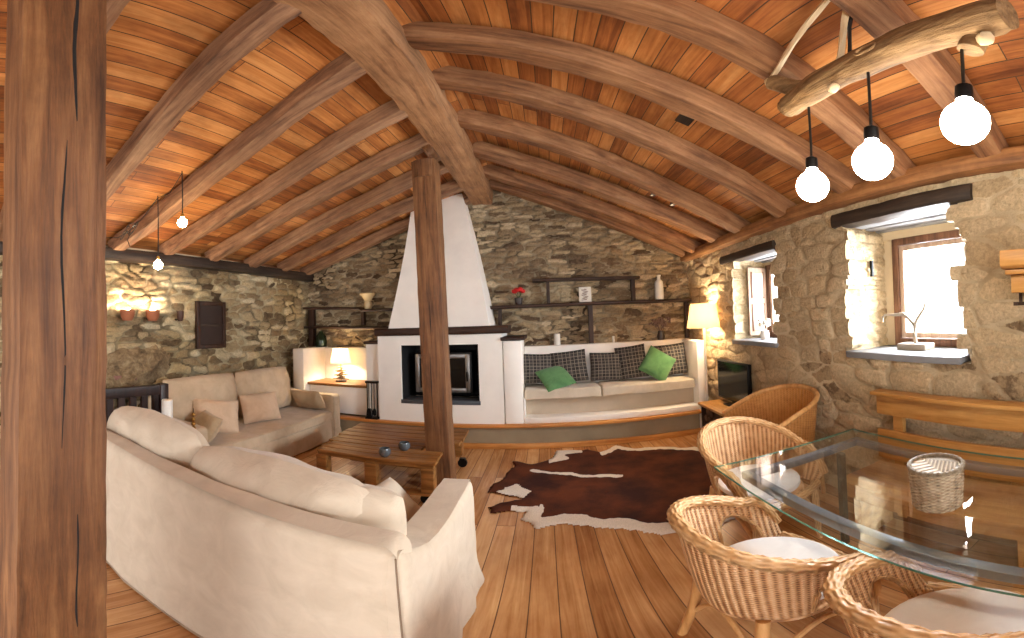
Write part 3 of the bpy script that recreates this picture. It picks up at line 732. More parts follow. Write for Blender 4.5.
for (x, h_, r_, lab) in ((.15, .155, .045, 'white pillar candle on the bench back wall left of the shelf prop'), (.94, .09, .02, 'tiny white tea light glass on the bench back wall, right of the prop')):
    e = thing('pillar_candle', lab, 'candle', (x, 5.30, 1.266)); MB().lathe([(.0001, 0), (r_, 0), (r_, h_-.006), (r_*.85, h_), (.0001, h_-.006)], (0, 0, 0), 16).build('wax', 'wax_white', e)
    MB().tube([(0, 0, h_-.006), (.002, 0, h_+.012)], .002, 5).build('wick', 'black_metal', e)
hv = thing('hydrangea_vase', 'dried hydrangea bunch in a dark vase behind the bench, near the floor lamp', 'vase', (1.64, 5.30, 1.266))
MB().lathe([(.0001, 0), (.05, 0), (.06, .05), (.04, .11), (.045, .13), (.035, .128), (.0001, .1)], (0, 0, 0), 14).build('vase', 'vase_dark', hv)
for k in range(7):
    a = k*2.4; r_ = .03 + .016*k; c = (r_*math.cos(a)*1.1, r_*math.sin(a)*.5, .23 + .03*(k % 3))
    p = MB()
    p.tube([(0, 0, .11), (c[0]*.6, c[1]*.6, .17), (c[0], c[1], c[2])], .004, 5)
    for q in range(14):
        g = (random.gauss(0, .022), random.gauss(0, .02), random.gauss(0, .018)); p.ball((c[0]+g[0], c[1]+g[1], c[2]+g[2]), .016, 6, 4)
    p.build('flower_head', 'dried_petal', hv)
# small spotlights on the right slope
for i, (x, y) in enumerate(((1.12, 3.68), (1.34, 3.72))):
    e = thing('ceiling_spotlight', ('tiny chrome spotlight on a right slope rafter, the left of the pair' if i == 0 else 'tiny chrome spotlight on a right slope rafter, the right of the pair'), 'spotlight', (x, y, ZR(x)-.14), 0, 'chrome spotlights under the right roof slope')
    MB().lathe([(.0001, .14), (.022, .14), (.022, .10), (.012, .09), (.012, .06), (.0001, .06)], (0, 0, 0), 12).build('mount', 'black_metal', e)
    MB().lathe([(.0001, .07), (.022, .065), (.034, 0), (.028, 0), (.0001, .02)], (0, 0, 0), 14).build('head', 'steel', e)
m = MB(); m.box(.93, 1.03, 2.14, 2.46, 0, .008)  # near-black sheet added where a missing board leaves only a dark gap
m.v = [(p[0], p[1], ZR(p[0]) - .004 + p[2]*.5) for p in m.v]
tag(m.build('dark_gap_sheet', 'dark_wood_y', smooth=False), 'small almost black sheet painted as the dark gap of a missing board on the right slope', 'board')
# table lamp, fire tools, left wall things ---------------------------
tl = thing('table_lamp', 'small table lamp with white shade and driftwood base in the niche', 'lamp', (-2.98, 4.99, .776))
MB().lathe([(.0001, 0), (.085, 0), (.085, .018), (.0001, .02)], (0, 0, 0), 18).build('foot', 'dark_wood_x', tl)
m = MB(); m.tube([(0, 0, .015), (.004, 0, .15), (0, 0, .30)], [.012, .010, .008]); 
m.build('stem', 'rattan_pole', tl)
random.seed(12)
for k in range(9):
    a = k*1.1 + .3; L = .13 - .006*k; z = .04 + .021*k
    m = MB(); m.tube([(-L*math.cos(a), -L*math.sin(a)*.6, z), (0, 0.01*(k % 2), z+.008), (L*math.cos(a), L*math.sin(a)*.6, z-.004)], [.008, .013, .009], 7); m.wob(.004, 30, k)
    m.build('driftwood_stick', 'driftwood_x', tl)
def lampshade(e, r0, r1, z0, z1, mat, watts, size=.04, col=(1, .83, .58)):
    m = MB(); n = 28; vs, fs = [], []
    for (r, z) in ((r0, z0), (r1, z1), (r1-.003, z1), (r0-.003, z0)):
        vs += [(r*math.cos(2*PI*j/n), r*math.sin(2*PI*j/n), z) for j in range(n)]
    for k in range(4):
        for j in range(n): fs.append((k*n+j, k*n+(j+1) % n, ((k+1) % 4)*n+(j+1) % n, ((k+1) % 4)*n+j))
    m.add(vs, fs); so = m.build('lamp_shade', mat, e)
    l = bpy.data.lights.new('lamp_light', 'POINT'); l.energy = watts; l.color = col; l.shadow_soft_size = size
    lo = bpy.data.objects.new('lamp_light', l); COL.objects.link(lo); lo.parent = e; lo.location = (0, 0, (z0+z1)/2)
    return so
lampshade(tl, .165, .115, .285, .50, 'shade_white', 10)
flp = thing('floor_lamp', 'white floor lamp with a cream drum shade at the right end of the bench', 'lamp', (1.985, 4.52, 0))
MB().lathe([(.0001, 0), (.13, 0), (.13, .02), (.03, .03), (.0001, .03)], (0, 0, 0), 24).build('base', 'ceramic_white', flp)
MB().tube([(0, 0, .02), (0, 0, .8), (0, 0, 1.5)], .018, 10).build('pole', 'ceramic_white', flp)
lampshade(flp, .225, .165, 1.435, 1.745, 'shade_cream', 15)
ft = thing('fire_tool_stand', 'black iron fire tools hanging on a stand beside the fireplace', 'fire tools', (-2.31, 4.68, .325))
m = MB(); m.box(-.09, .09, -.05, .05, 0, .02); m.tube([(-.075, 0, .02), (-.075, 0, .52)], .009); m.tube([(.075, 0, .02), (.075, 0, .52)], .009); m.box(-.09, .09, -.03, .03, .50, .53)
m.build('stand', 'black_metal', ft)
for k, x in enumerate((-.035, 0.005, .045)):
    m = MB(); m.tube([(x, -.03, .50), (x, -.035, .14)], .006, 6)
    if k == 0: m.prism([(x-.04, .02), (x+.04, .02), (x+.025, .15), (x-.025, .15)], 'y', -.05, -.03)
    elif k == 1: m.tube([(x, -.035, .14), (x+.01, -.035, .05), (x-.01, -.035, .04)], .008, 6)
    else: m.ball((x, -.035, .10), .03, 8, 6, 1, .6, 1.8)
    m.build(['shovel', 'poker', 'brush'][k], 'black_metal', ft)
fr = thing('framed_plaque', 'dark framed panel hung on the left stone wall above the far sofa', 'panel', (XL+.06, 3.14, 1.36))
m = MB(); m.box(0, .05, -.24, -.19, 0, .60); m.box(0, .05, .19, .24, 0, .60); m.box(0, .05, -.19, .19, .55, .60); m.box(0, .05, -.19, .19, 0, .05); m.build('frame', 'dark_wood_z', fr, bevel=.006)
MB().box(0, .025, -.19, .19, .05, .55).build('panel', 'vase_dark', fr, smooth=False)
m = MB(); m.box(.025, .04, -.19, .19, .28, .31); m.build('rail', 'dark_wood_y', fr)
for (y, lit, nm, lab) in ((1.90, 1, 'wall_sconce', 'terracotta cup uplighter on the left wall, nearest the front post'), (2.22, 1, 'wall_sconce', 'terracotta cup uplighter on the left wall, middle of the three cup sconces'), (2.60, 0, 'wall_sconce', 'small dark cone sconce on the left wall beside the framed panel')):
    s_ = 1 if lit else .55
    e = thing(nm, lab, 'wall lamp', (XL+.17, y, 1.70), 0, 'cup sconces on the left wall')
    MB().lathe([(.0001, 0), (.05*s_, .004), (.075*s_, .05), (.082*s_, .12), (.074*s_, .12), (.066*s_, .05), (.0001, .02)], (0, 0, 0), 16).build('cup', 'terracotta' if lit else 'copper_dark', e)
    MB().tube([(-.14, 0, .03), (-.08, 0, .02), (-.04, 0, .03)], .008, 6).build('bracket', 'black_metal', e)
    if lit: MB().ball((0, 0, .105), .034, 12, 8).build('bulb', 'sconce_glow', e)
rail = thing('stair_railing', 'dark turned timber stair railing behind the cream sofa', 'railing', (0, 0, 0))
a_, b_ = Vector((-3.18, 1.15, 0)), Vector((-3.17, 2.02, 0))
m = MB(); beam(m, [(a_.x, a_.y, 1.015), (b_.x, b_.y, 1.015)], .07, .10, 3, .02, 14, .002, e=8); m.build('top_rail', 'rail_wood', rail)
for k in range(7):
    p = a_.lerp(b_, (k+.5)/7.2); m = MB(); m.box(p.x-.018, p.x+.018, p.y-.032, p.y+.032, .1, .97); m.build('baluster', 'rail_wood', rail)
m = MB(); m.box(b_.x-.045, b_.x+.045, b_.y-.045, b_.y+.045, 0, 1.07); m.build('newel', 'rail_wood', rail, bevel=.006)
m = MB(); beam(m, [(a_.x, a_.y, .10), (b_.x, b_.y, .10)], .06, .08, 3, .02, 14, .002, e=8); m.build('bottom_rail', 'rail_wood', rail)
rail2 = thing('stair_railing', 'reddish timber handrail along the left stone wall behind the dark railing', 'railing', (0, 0, 0))
m = MB(); beam(m, [(-3.72, 1.05, 1.13), (-3.72, 2.02, 1.06)], .06, .06, 4, .02, 14, .002, e=6); m.build('top_rail', 'rail_wood_red', rail2)
for k in range(8):
    y = 1.1 + k*.125; m = MB(); m.box(-3.74, -3.705, y-.02, y+.02, 0, 1.09 - k*.008); m.build('baluster', 'rail_wood_red', rail2)
m = MB().lathe([(.0001, 0), (.052, 0), (.052, .285), (.046, .29), (.0001, .285)], (0, 0, 0), 20); 
cd = thing('pillar_candle', 'large white pillar candle standing behind the cream sofa by the railing', 'candle', (-2.95, 1.93, .66)); m.build('wax', 'wax_white', cd)
MB().tube([(0, 0, .285), (.002, 0, .305)], .002, 5).build('wick', 'black_metal', cd)
stb = thing('side_stool', 'small round stool carrying the white pillar candle behind the cream sofa', 'stool', (-2.95, 1.93, 0))
MB().lathe([(.0001, .62), (.15, .62), (.16, .64), (.15, .66), (.0001, .66)], (0, 0, 0), 20).build('top', 'dark_wood_x', stb)
for k in range(3):
    a = k*2.09; MB().tube([(.09*math.cos(a), .09*math.sin(a), .625), (.13*math.cos(a), .13*math.sin(a), .0)], .014, 7).build('leg', 'dark_wood_z', stb)
# ------------------------------------------------------------------ sofas
def sofa(name, label, cat, L, D, hb, ha, hs, mat, matc, loc, rot, backs, arms=(1, 1), rc=.62):
    """local: back along y=0, seat towards +y, length along x from -L/2 to L/2"""
    e = thing(name, label, cat, loc, rot)
    hx = L/2
    def cover(x0, x1, y0, y1, z0, z1, seed, r=.035, flare=.02):
        q = rbox(x0, x1, y0, y1, z0, z1, r, 4, 10, .007, 5, seed)
        out = []
        for p in q.v:                         # loose slipcover: hem a little wider and rippled
            k = max(0, 1 - (p[2]-z0)/.30)**1.5
            rip = .5 + .5*math.sin(p[0]*17 + p[1]*21 + seed)
            cx, cy = (x0+x1)/2, (y0+y1)/2
            out.append((p[0] + math.copysign(flare*k*(.5+rip), p[0]-cx)*(abs(p[0]-cx) > (x1-x0)*.4), p[1] + math.copysign(flare*k*(.3+rip), p[1]-cy)*(abs(p[1]-cy) > (y1-y0)*.4), p[2]))
        q.v = out; return q
    cover(-hx+.02, hx-.02, 0, .13, .012, hb, 1, .05, .012).build('back', mat, e)
    cover(-hx+.15, hx-.15, .17, D-.04, .012, hs-.13, 2, .02, .018).build('base', mat, e)
    for sx in (-1, 1):
        MB().tube([(sx*(hx-.012), .012, .03), (sx*(hx-.008), .002, hb*.5), (sx*(hx-.02), .008, hb-.04)], .003, 6).build('seam_piping', 'seam_thread', e)
    for sx, hh in ((-1, arms[0]), (1, arms[1])):
        x0, x1 = (hx-.17, hx) if sx > 0 else (-hx, -hx+.17)
        q = cover(x0, x1, 0.005, D, .010, ha, 4+sx, .045, .028)
        q.v = [(p[0], p[1], p[2] + (hb-ha)*max(0, 1 - p[1]/(.42))**1.6*(max(0, (p[2]-.2))/(ha-.2))*hh) for p in q.v]
        q.build('arm', mat, e)
    rbox(-hx+.175, hx-.175, .20, D-.01, hs-.125, hs, .045, 4, 12, .010, 4, 7).build('seat_cushion', matc, e)
    for (cx, w_, h_, t_, lean, up, sd) in backs:
        place(pillow(w_, h_, t_, 24, sd, .035, 3.6, .0, rc), (cx, .13 + t_*.5 + .0, hs + h_/2 - .01 + up), 0, lean, 0).build('back_cushion', matc, e)
    return e
near = sofa('sofa', 'big cream slipcovered sofa seen from behind beside the front timber post', 'sofa', 2.28, 1.0, .925, .765, .50, 'linen_near', 'linen_near',
     (-1.53, .93, 0), 0, [(-.44, 1.06, .62, .27, .06, 0, 1.0), (.47, 1.08, .56, .28, .07, 0, 2.0)])
q = place(pillow(.42, .46, .22, 20, 5, .03, 3.2, .02, .45), (-.70, 1.20, .78), .20, .08, .10)
tag(q.build('throw_pillow', 'linen_near'), 'cream pillow in the right corner of the near sofa against its back', 'pillow')
q = place(pillow(.52, .36, .15, 20, 6, .02, 3.0, .06, .2), (-.74, 1.60, .63), PI/2 - .12, -.75, 0)
tag(q.build('throw_pillow', 'linen_seat'), 'beige pillow leaning inside the right arm of the near sofa', 'pillow')
far = sofa('sofa', 'beige linen sofa along the left stone wall facing the room', 'sofa', 2.50, .98, .86, .66, .44, 'linen_far', 'linen_far',
     (-3.76, 3.36, 0), -PI/2, [(.57, 1.10, .60, .24, .14, 0.03, 3.0), (-.50, 1.06, .60, .24, .14, .03, 4.0)], (.3, .3), .16)
for (x, y, w_, h_, rz, rx, ry, z, mt, lab) in (
    (-3.22, 2.74, .54, .40, -PI/2-.50, .40, -.10, .625, 'pillow_far', 'pale square pillow on the far sofa, left of the middle gap'),
    (-3.22, 3.46, .52, .38, -PI/2-.40, .38, .03, .62, 'pillow_far', 'pale pillow on the far sofa in front of the right back cushion'),
    (-3.12, 4.32, .55, .30, PI-.1, -.5, .06, .60, 'pillow_taupe', 'taupe oblong pillow laid along the right arm of the far sofa'),
    (-3.02, 2.44, .46, .30, -.25, -.6, .05, .60, 'pillow_taupe', 'taupe oblong pillow at the near left arm of the far sofa')):
    q = place(pillow(w_, h_, .17, 18, x+y, .014), (x, y, z), rz, rx, ry)
    tag(q.build('throw_pillow', mt), lab, 'pillow', 'pillows on the far sofa')
bs = thing('bead_ornament', 'string of brass beads hanging at the near end of the far sofa', 'ornament', (-2.83, 2.14, .64))
for k in range(5): MB().ball((0.0, 0, .16 - .045*k), .018 + .002*k, 10, 7).build('bead', 'brass', bs)
MB().tube([(0, 0, .22), (0, 0, -.04)], .003, 5).build('string', 'cord_black', bs)

# ------------------------------------------------------------------ coffee table, bowls
ct = thing('coffee_table', 'low pallet wood coffee table wrapped around the timber post', 'table', (0, 0, 0))
def deck(x0, x1, y0, y1, zt, n, seed):
    wd = (y1-y0)/n
    for k in range(n):
        m = MB(); y = y0 + (k+.5)*wd
        beam(m, [(x0 + .01*math.sin(k*3+seed), y, zt-.014), (x1 + .012*math.sin(k*5+seed), y, zt-.014)], wd*.94, .028, seed+k, .03, 14, .003, e=10); m.build('deck_board', 'pallet_wood', ct)
deck(-2.06, -.93, 2.96, 3.28, .425, 3, 1); deck(-2.12, -1.145, 3.29, 3.52, .425, 2, 5); deck(-2.16, -.86, 3.53, 4.08, .425, 4, 9)
for y in (2.985, 3.62, 4.04):
    for z in (.13,):
        m = MB(); m.box(-2.05, -.95, y-.045, y+.045, z-.022, z+.0); m.build('bottom_board', 'pallet_wood', ct)
for y in (3.0, 3.62, 4.03):
    m = MB(); m.box(-2.05, -.94, y-.02, y+.02, .365, .396); m.build('stringer', 'pallet_wood', ct)
    for x in (-2.0, -1.5, -.99):
        m = MB(); m.box(x-.055, x+.055, y-.045, y+.045, .132, .365); m.build('block', 'pallet_wood', ct, bevel=.004)
for (x, y) in ((-1.98, 3.02), (-1.02, 3.02), (-1.98, 4.0), (-.93, 3.98)):
    c = MB(); c.lathe([(.0001, -.018), (.05, -.018), (.05, .018), (.0001, .018)], (x, y, .05), 16, 'y'); c.box(x-.03, x+.03, y-.025, y+.025, .085, .107); c.build('caster', 'black_metal', ct)
for (x, y, lab) in ((-1.385, 3.02, 'grey glass bowl on the coffee table, nearer the front edge'), (-1.29, 3.24, 'grey glass bowl on the coffee table, closer to the post')):
    o = MB().lathe([(.0001, 0), (.03, 0), (.05, .022), (.055, .05), (.045, .078), (.04, .078), (.047, .05), (.03, .02), (.0001, .012)], (x, y, .427), 18).build('glass_bowl', 'grey_glass_solid'); tag(o, lab, 'bowl', 'bowls on the coffee table')

# ------------------------------------------------------------------ cowhide
OUT = [(-.56,3.34),(-.49,3.73),(-.39,4.17),(-.22,4.10),(.03,4.24),(.06,4.49),(.34,4.45),(.42,4.52),(.60,4.34),(.78,4.55),(.93,4.40),(1.30,4.30),(1.66,4.10),(1.84,3.85),
       (1.72,3.45),(1.82,3.1),(1.66,2.85),(1.45,2.62),(1.24,2.40),(1.05,2.30),(.77,2.40),(.66,2.42),(.41,2.57),(.06,2.70),(-.16,2.65),(-.25,2.83),(-.22,2.93),(-.50,2.91),(-.52,3.04),(-.23,3.20),(-.47,3.29)]
def inpoly(P, x, y):
    r = np.zeros(x.shape, bool); n = len(P)
    for i in range(n):
        (xa, ya), (xb, yb) = P[i], P[(i+1) % n]
        c = ((ya > y) != (yb > y)) & (x < (xb-xa)*(y-ya)/((yb-ya) + 1e-12) + xa); r ^= c
    return r
def polydist(P, x, y, closed=True):
    d = np.full(x.shape, 9.); n = len(P)
    for i in range(n if closed else n-1):
        (xa, ya), (xb, yb) = P[i], P[(i+1) % n]
        L = (xb-xa)**2 + (yb-ya)**2 + 1e-12; t_ = np.clip(((x-xa)*(xb-xa) + (y-ya)*(yb-ya))/L, 0, 1)
        d = np.minimum(d, np.hypot(x - xa - t_*(xb-xa), y - ya - t_*(yb-ya)))
    return d
def cowhide():
    stp = .016
    xs = np.arange(-.72, 2.0, stp); ys = np.arange(2.15, 4.72, stp); X, Y = np.meshgrid(xs, ys, indexing='ij')
    Xn = X + .07*(vnoise(X*6, Y*6, 3)-.5) + .03*(vnoise(X*22, Y*22, 4)-.5); Yn = Y + .07*(vnoise(X*6+4, Y*6, 5)-.5) + .03*(vnoise(X*22, Y*22, 6)-.5)
    ins = inpoly(OUT, Xn, Yn); d = polydist(OUT, Xn, Yn)
    streak = polydist([(-.17, 3.87), (.08, 3.75), (.36, 3.65), (.65, 3.55)], Xn, Yn, False)
    w = np.zeros(X.shape)
    w = np.maximum(w, 1 - np.clip((streak-.025)/.03, 0, 1))
    low = np.clip((.17 - d)/.04, 0, 1)*(Yn < 3.15)*(X > -.32)*(X < 1.3)*(~((X < -.1) & (Yn > 2.99)))
    w = np.maximum(w, low)
    top = np.clip((.15 - d)/.04, 0, 1)*(Yn > 4.0)*((X > .56) | ((X > -.02) & (X < .36)))
    w = np.maximum(w, top)
    w = np.maximum(w, inpoly([(-.47, 3.32), (-.2, 3.2), (-.16, 3.36), (-.3, 3.5)], Xn, Yn)*1.0)
    w = np.maximum(w, np.clip((.16-d)/.05, 0, 1)*(X > 1.45))
    ia = -np.ones(X.shape, int); co = []; ww = []
    for i, j in zip(*np.nonzero(ins)):
        ia[i, j] = len(co); e = min(1, d[i, j]/.05)
        co.append((X[i, j], Y[i, j], .004 + .009*e**.5 + .012*float(vnoise(np.array(X[i, j]*3.), np.array(Y[i, j]*3.), 9))*e)); ww.append(w[i, j])
    fs = [(ia[i, j], ia[i+1, j], ia[i+1, j+1], ia[i, j+1]) for i in range(X.shape[0]-1) for j in range(X.shape[1]-1) if min(ia[i, j], ia[i+1, j], ia[i+1, j+1], ia[i, j+1]) >= 0]
    me = bpy.data.meshes.new('cowhide_rug'); me.from_pydata(co, [], fs)
    at = me.attributes.new('white', 'FLOAT', 'POINT'); at.data.foreach_set('value', np.array(ww, dtype=np.float32))
    me.polygons.foreach_set('use_smooth', [True]*len(me.polygons)); me.materials.append(MATS['cowhide'])
    o = bpy.data.objects.new('cowhide_rug', me); COL.objects.link(o)
    md = o.modifiers.new('Solidify', 'SOLIDIFY'); md.thickness = .004; md.offset = -1
    return tag(o, 'brown and white cowhide lying on the pine floor', 'rug')
cowhide()

# ------------------------------------------------------------------ wicker armchairs
def rimpath(q, a, b, yf):
    """q in -1..1 round the back; a half width, b depth of the round back, yf where the arms end"""
    arc = PI/2*(a+b)/2; tot = arc + yf; s_ = abs(q)*tot
    if s_ < arc:
        f = s_/arc*PI/2; x, y = a*math.sin(f)**.9 if f > 0 else 0, -b*math.cos(f)
    else: x, y = a, s_ - arc
    return (math.copysign(x, q) if q else 0.0, y)
def rimz(q):
    k = abs(q)
    z = .80 - .155*min(1, k/.78)**1.7
    if k > .80: z -= .17*((k-.80)/.20)**2
    return z
def wicker_chair(label, loc, rot, group):
    e = thing('wicker_armchair', label, 'chair', loc, rot, group)
    nu, nv = 84, 20; vs, uvs, fs = [], [], []
    for i in range(nu+1):
        q = -1 + 2*i/nu; zt = rimz(q)
        for j in range(nv+1):
            v = j/nv; k = .80 + .20*v**.8
            x, y = rimpath(q, .285*k, .285*k, .235*(.95+.05*v)); z = .43 + (zt-.43)*v
            vs.append((x, y, z)); uvs.append((i/nu*1.55, z*1.0))
    for i in range(nu):
        q = abs(-1 + 2*(i+.5)/nu)
        for j in range(nv):
            v = (j+.5)/nv
            if .54 < q < .84 and .06 < v < .08 + .66*max(0, 1 - ((q-.69)/.15)**2)**.45: continue
            a = i*(nv+1)+j; fs.append((a, a+nv+1, a+nv+2, a+1))
    o = MB().add(vs, fs, uvs).build('backrest', 'wicker', e)
    md = o.modifiers.new('Solidify', 'SOLIDIFY'); md.thickness = .014; md.offset = 0
    path = []
    for i in range(121):
        q = -1 + 2*i/120; x, y = rimpath(q, .288, .288, .240); path.append((x, y, rimz(q)))
    MB().tube(path, .024, 12, rope=.16, turns=34).build('rim', 'wicker_rim', e)
    for s_ in (-1, 1):      # arch that frames the opening under each arm
        p = []
        for k in range(17):
            f = k/16; q = s_*(.54 + .30*f); v = .07 + .67*max(0, 1 - (2*f-1)**2)**.45
            kk = .80 + .20*v**.8; x, y = rimpath(q, .289*kk, .289*kk, .235); p.append((x, y, .43 + (rimz(q)-.43)*v))
        MB().tube(p, .012, 8, rope=.15, turns=9).build('arm_arch', 'wicker_rim', e)
    sv = [(.225, .40), (.235, .43), (.225, .445), (.0001, .445)]
    m = MB().lathe([(.0001, .40)] + sv, (0, 0, 0), 36); m.v = [(p[0], p[1]*1.0 + (.02 if p[1] > 0 else 0), p[2]) for p in m.v]; m.build('seat', 'wicker', e)
    ap = []
    for k in range(25):
        f = -1 + 2*k/24; ap.append((.232*f, .225 + .035*(1-f*f), .425))
    MB().tube(ap, .024, 10, rope=.14, turns=10).build('front_rail', 'wicker_rim', e)
    m = MB().lathe([(.0001, .447), (.205, .447), (.222, .462), (.220, .487), (.20, .498), (.0001, .503)], (0, 0.012, 0), 40)
    m.build('seat_cushion', 'cotton_white', e)
    for sx in (-1, 1):
        MB().tube([(sx*.235, .222, .0), (sx*.226, .215, .22), (sx*.222, .212, .44)], [.018, .02, .021], 10, rope=.06, turns=12).build('leg', 'wicker_rim', e)
        MB().tube([(sx*.215, -.235, .0), (sx*.19, -.19, .22), (sx*.175, -.165, .43)], [.018, .02, .021], 10).build('leg', 'rattan_pole', e)
        p = [(sx*(.228 - .02*k/12), .215 - .40*k/12, .20 + .15*math.sin(PI*k/12)) for k in range(13)]
        MB().tube(p, .011, 8).build('stretcher', 'rattan_pole', e)
        MB().tube([(sx*.224, .214, .25), (sx*.262, .20, .40), (sx*.277, .17, .56)], .012, 8).build('arm_post', 'rattan_pole', e)
    p = [(-.22 + .44*k/12, .21, .18 + .17*math.sin(PI*k/12)) for k in range(13)]
    MB().tube(p, .011, 8).build('stretcher', 'rattan_pole', e)
    p = [(-.185 + .37*k/12, -.19, .18 + .17*math.sin(PI*k/12)) for k in range(13)]
    MB().tube(p, .011, 8).build('stretcher', 'rattan_pole', e)
    return e
GC = 'wicker armchairs round the glass table'
ch = wicker_chair('wicker armchair with white pad at the far head of the glass table', (1.20, 2.02, 0), PI + .22, GC)
dup(ch, (.73, 1.165, 0), -PI/2 + .06, 'wicker armchair on the near long side of the table, between two others', GC, (1.14, 1.14, 1.05))
dup(ch, (.82, .455, 0), -PI/2 + .06, 'wicker armchair closest to the viewer, lowest in the picture', GC, (1.08, 1.08, 1.06))
ch.scale = (1.14, 1.14, 1.06)
# darker tub chair by the right wall
tb = thing('tub_chair', 'orange brown rattan tub chair with a sweeping rim by the right stone wall', 'chair', (1.775, 2.63, 0), PI/2 + .05)
nu, nv = 70, 16; vs, uvs, fs = [], [], []
def trz(q): return .92 - .20*min(1, abs(q))**1.8
for i in range(nu+1):
    q = -1 + 2*i/nu
    for j in range(nv+1):
        v = j/nv; k = .78 + .22*v; x, y = rimpath(q, .36*k, .31*k, .30*k); vs.append((x, y, .24 + (trz(q)-.24)*v)); uvs.append((i/nu*1.9, v*.6))
for i in range(nu):
    for j in range(nv): a = i*(nv+1)+j; fs.append((a, a+nv+1, a+nv+2, a+1))
o = MB().add(vs, fs, uvs).build('backrest', 'basket_orange', tb); md = o.modifiers.new('Solidify', 'SOLIDIFY'); md.thickness = .02; md.offset = 0
path = [(*rimpath(-1 + 2*i/90, .363, .313, .303), trz(-1 + 2*i/90)) for i in range(91)]
MB().tube(path, .022, 10).build('rim', 'rattan_pole', tb)
m = MB().lathe([(.0001, .24), (.27, .24), (.28, .34), (.27, .36), (.0001, .37)], (0, .03, 0), 30); m.build('seat', 'basket_orange', tb)
for sx in (-1, 1):
    for y, zt in ((.27, .65), (-.20, .30)):
        MB().tube([(sx*.30, y*1.05, 0), (sx*.30, y, .25), (sx*(.35 if y > 0 else .24), y*1.02, zt)], .02, 8).build('leg', 'rattan_pole', tb)
q = place(pillow(.34, .30, .12, 14, 3), (1.75, 2.68, .47), PI/2, -.9, .2); tag(q.build('seat_cushion', 'dark_red_cloth'), 'dark red cushion lying in the orange brown tub chair', 'cushion')

# ------------------------------------------------------------------ glass table
tx0, tx1, ty0, ty1, tz = .83, 1.86, -.25, 1.84, .752
tt = thing('dining_table', 'glass topped dining table with a dark metal frame under the driftwood lamp', 'table', (0, 0, 0))
g = MB(); g.box(tx0, tx1, ty0, ty1, tz-.010, tz); g.build('glass_top', 'table_glass', tt, smooth=False)
g = MB(); e_ = .0015
g.box(tx0-e_, tx0, ty0, ty1, tz-.010, tz); g.box(tx0-e_, tx1+e_, ty1, ty1+e_, tz-.010, tz); g.box(tx1, tx1+e_, ty0, ty1, tz-.010, tz)
g.build('glass_edge', 'glass_edge', tt, smooth=False)
f = MB(); fx0, fx1, fy0, fy1 = .93, 1.775, -.15, 1.725; bw = .045
f.box(fx0, fx0+bw, fy0, fy1, tz-.055, tz-.012); f.box(fx1-bw, fx1, fy0, fy1, tz-.055, tz-.012); f.box(fx0+bw, fx1-bw, fy1-bw, fy1, tz-.055, tz-.012); f.box(fx0+bw, fx1-bw, fy0, fy0+bw, tz-.055, tz-.012)
f.build('frame', 'table_metal', tt, bevel=.003)
m = MB(); m.box(1.05, 1.65, .13, .21, 0, .04); m.box(1.28, 1.42, .14, .20, .04, tz-.056); m.build('leg', 'black_metal', tt, bevel=.004)
m = MB(); m.box(fx0+bw, fx1-bw, .14, .20, tz-.055, tz-.02); m.build('cross_bar', 'black_metal', tt)
m = MB(); m.box(1.55, 1.59, 1.64, 1.68, 0, tz-.056); m.build('leg', 'black_metal', tt, bevel=.003)
bk = thing('wicker_basket', 'small round grey wicker basket standing on the glass table', 'basket', (1.265, .80, tz+.001))
prof = [(.0001, .004), (.082, 0), (.086, .01), (.092, .08), (.097, .165), (.088, .165), (.083, .08), (.076, .015), (.0001, .014)]
m = MB(); vs, fs, uvs = [], [], []
N_ = 72
for k in range(61):
    z = .185*k/60; r_ = .098 + .012*k/60
    for j in range(N_): 
        a = 2*PI*j/N_; rr = r_ + .003*math.sin(12*a*1.0 + (PI if (k//3) % 2 else 0)) + .0018*abs(math.sin(PI*k/3)); vs.append((rr*math.cos(a), rr*math.sin(a), z)); uvs.append((a*.09, z))
for k in range(60):
    for j in range(N_): fs.append((k*N_+j, k*N_+(j+1) % N_, (k+1)*N_+(j+1) % N_, (k+1)*N_+j))
m.add(vs, fs, uvs); m.lathe([(.0001, .006), (.088, .006), (.096, .08), (.103, .183)], (0, 0, 0), 36); m.lathe([(.0001, .0), (.098, .0)], (0, 0, 0), 36); m.build('body', 'basket_weave', bk)
MB().tube([(.107*math.cos(2*PI*k/90), .107*math.sin(2*PI*k/90), .187) for k in range(90)], .009, 8, closed=True, rope=.25, turns=30).build('rim', 'basket_weave', bk)

# ------------------------------------------------------------------ settle, rack, tv, log stand
sb = thing('wooden_settle', 'long pine bench with a boarded back along the right wall under the window', 'bench', (0, 0, 0))
y0, y1 = -.4, 1.76
m = MB(); m.box(1.985, 2.10, y0, y1+.02, .985, 1.012); m.build('top_rail', 'orange_pine_y', sb, bevel=.006)
m = MB(); m.box(2.03, 2.06, y0, y1, .84, .984); m.build('back_board', 'orange_pine_y', sb, bevel=.004)
m = MB(); m.box(2.03, 2.06, y0, y1, .50, .725); m.build('back_board', 'orange_pine_y', sb, bevel=.004)
for y in (1.60, .55, -.3):
    m = MB(); m.box(2.062, 2.10, y-.04, y+.04, 0, .984); m.build('back_post', 'orange_pine_y', sb)
m = MB(); m.box(1.62, 2.06, y0, y1, .43, .465); m.build('seat', 'orange_pine_y', sb, bevel=.006)
m = MB(); m.box(1.66, 1.685, y0, y1, .33, .428); m.build('apron', 'orange_pine_y', sb)
for y in (1.66, .6, -.3):
    m = MB(); m.box(1.69, 2.0, y-.03, y+.03, 0, .428); m.build('leg', 'orange_pine_y', sb)
rk = thing('wall_rack', 'orange pine wall rack at the right edge with glasses hung below', 'shelf', (0, 0, 0))
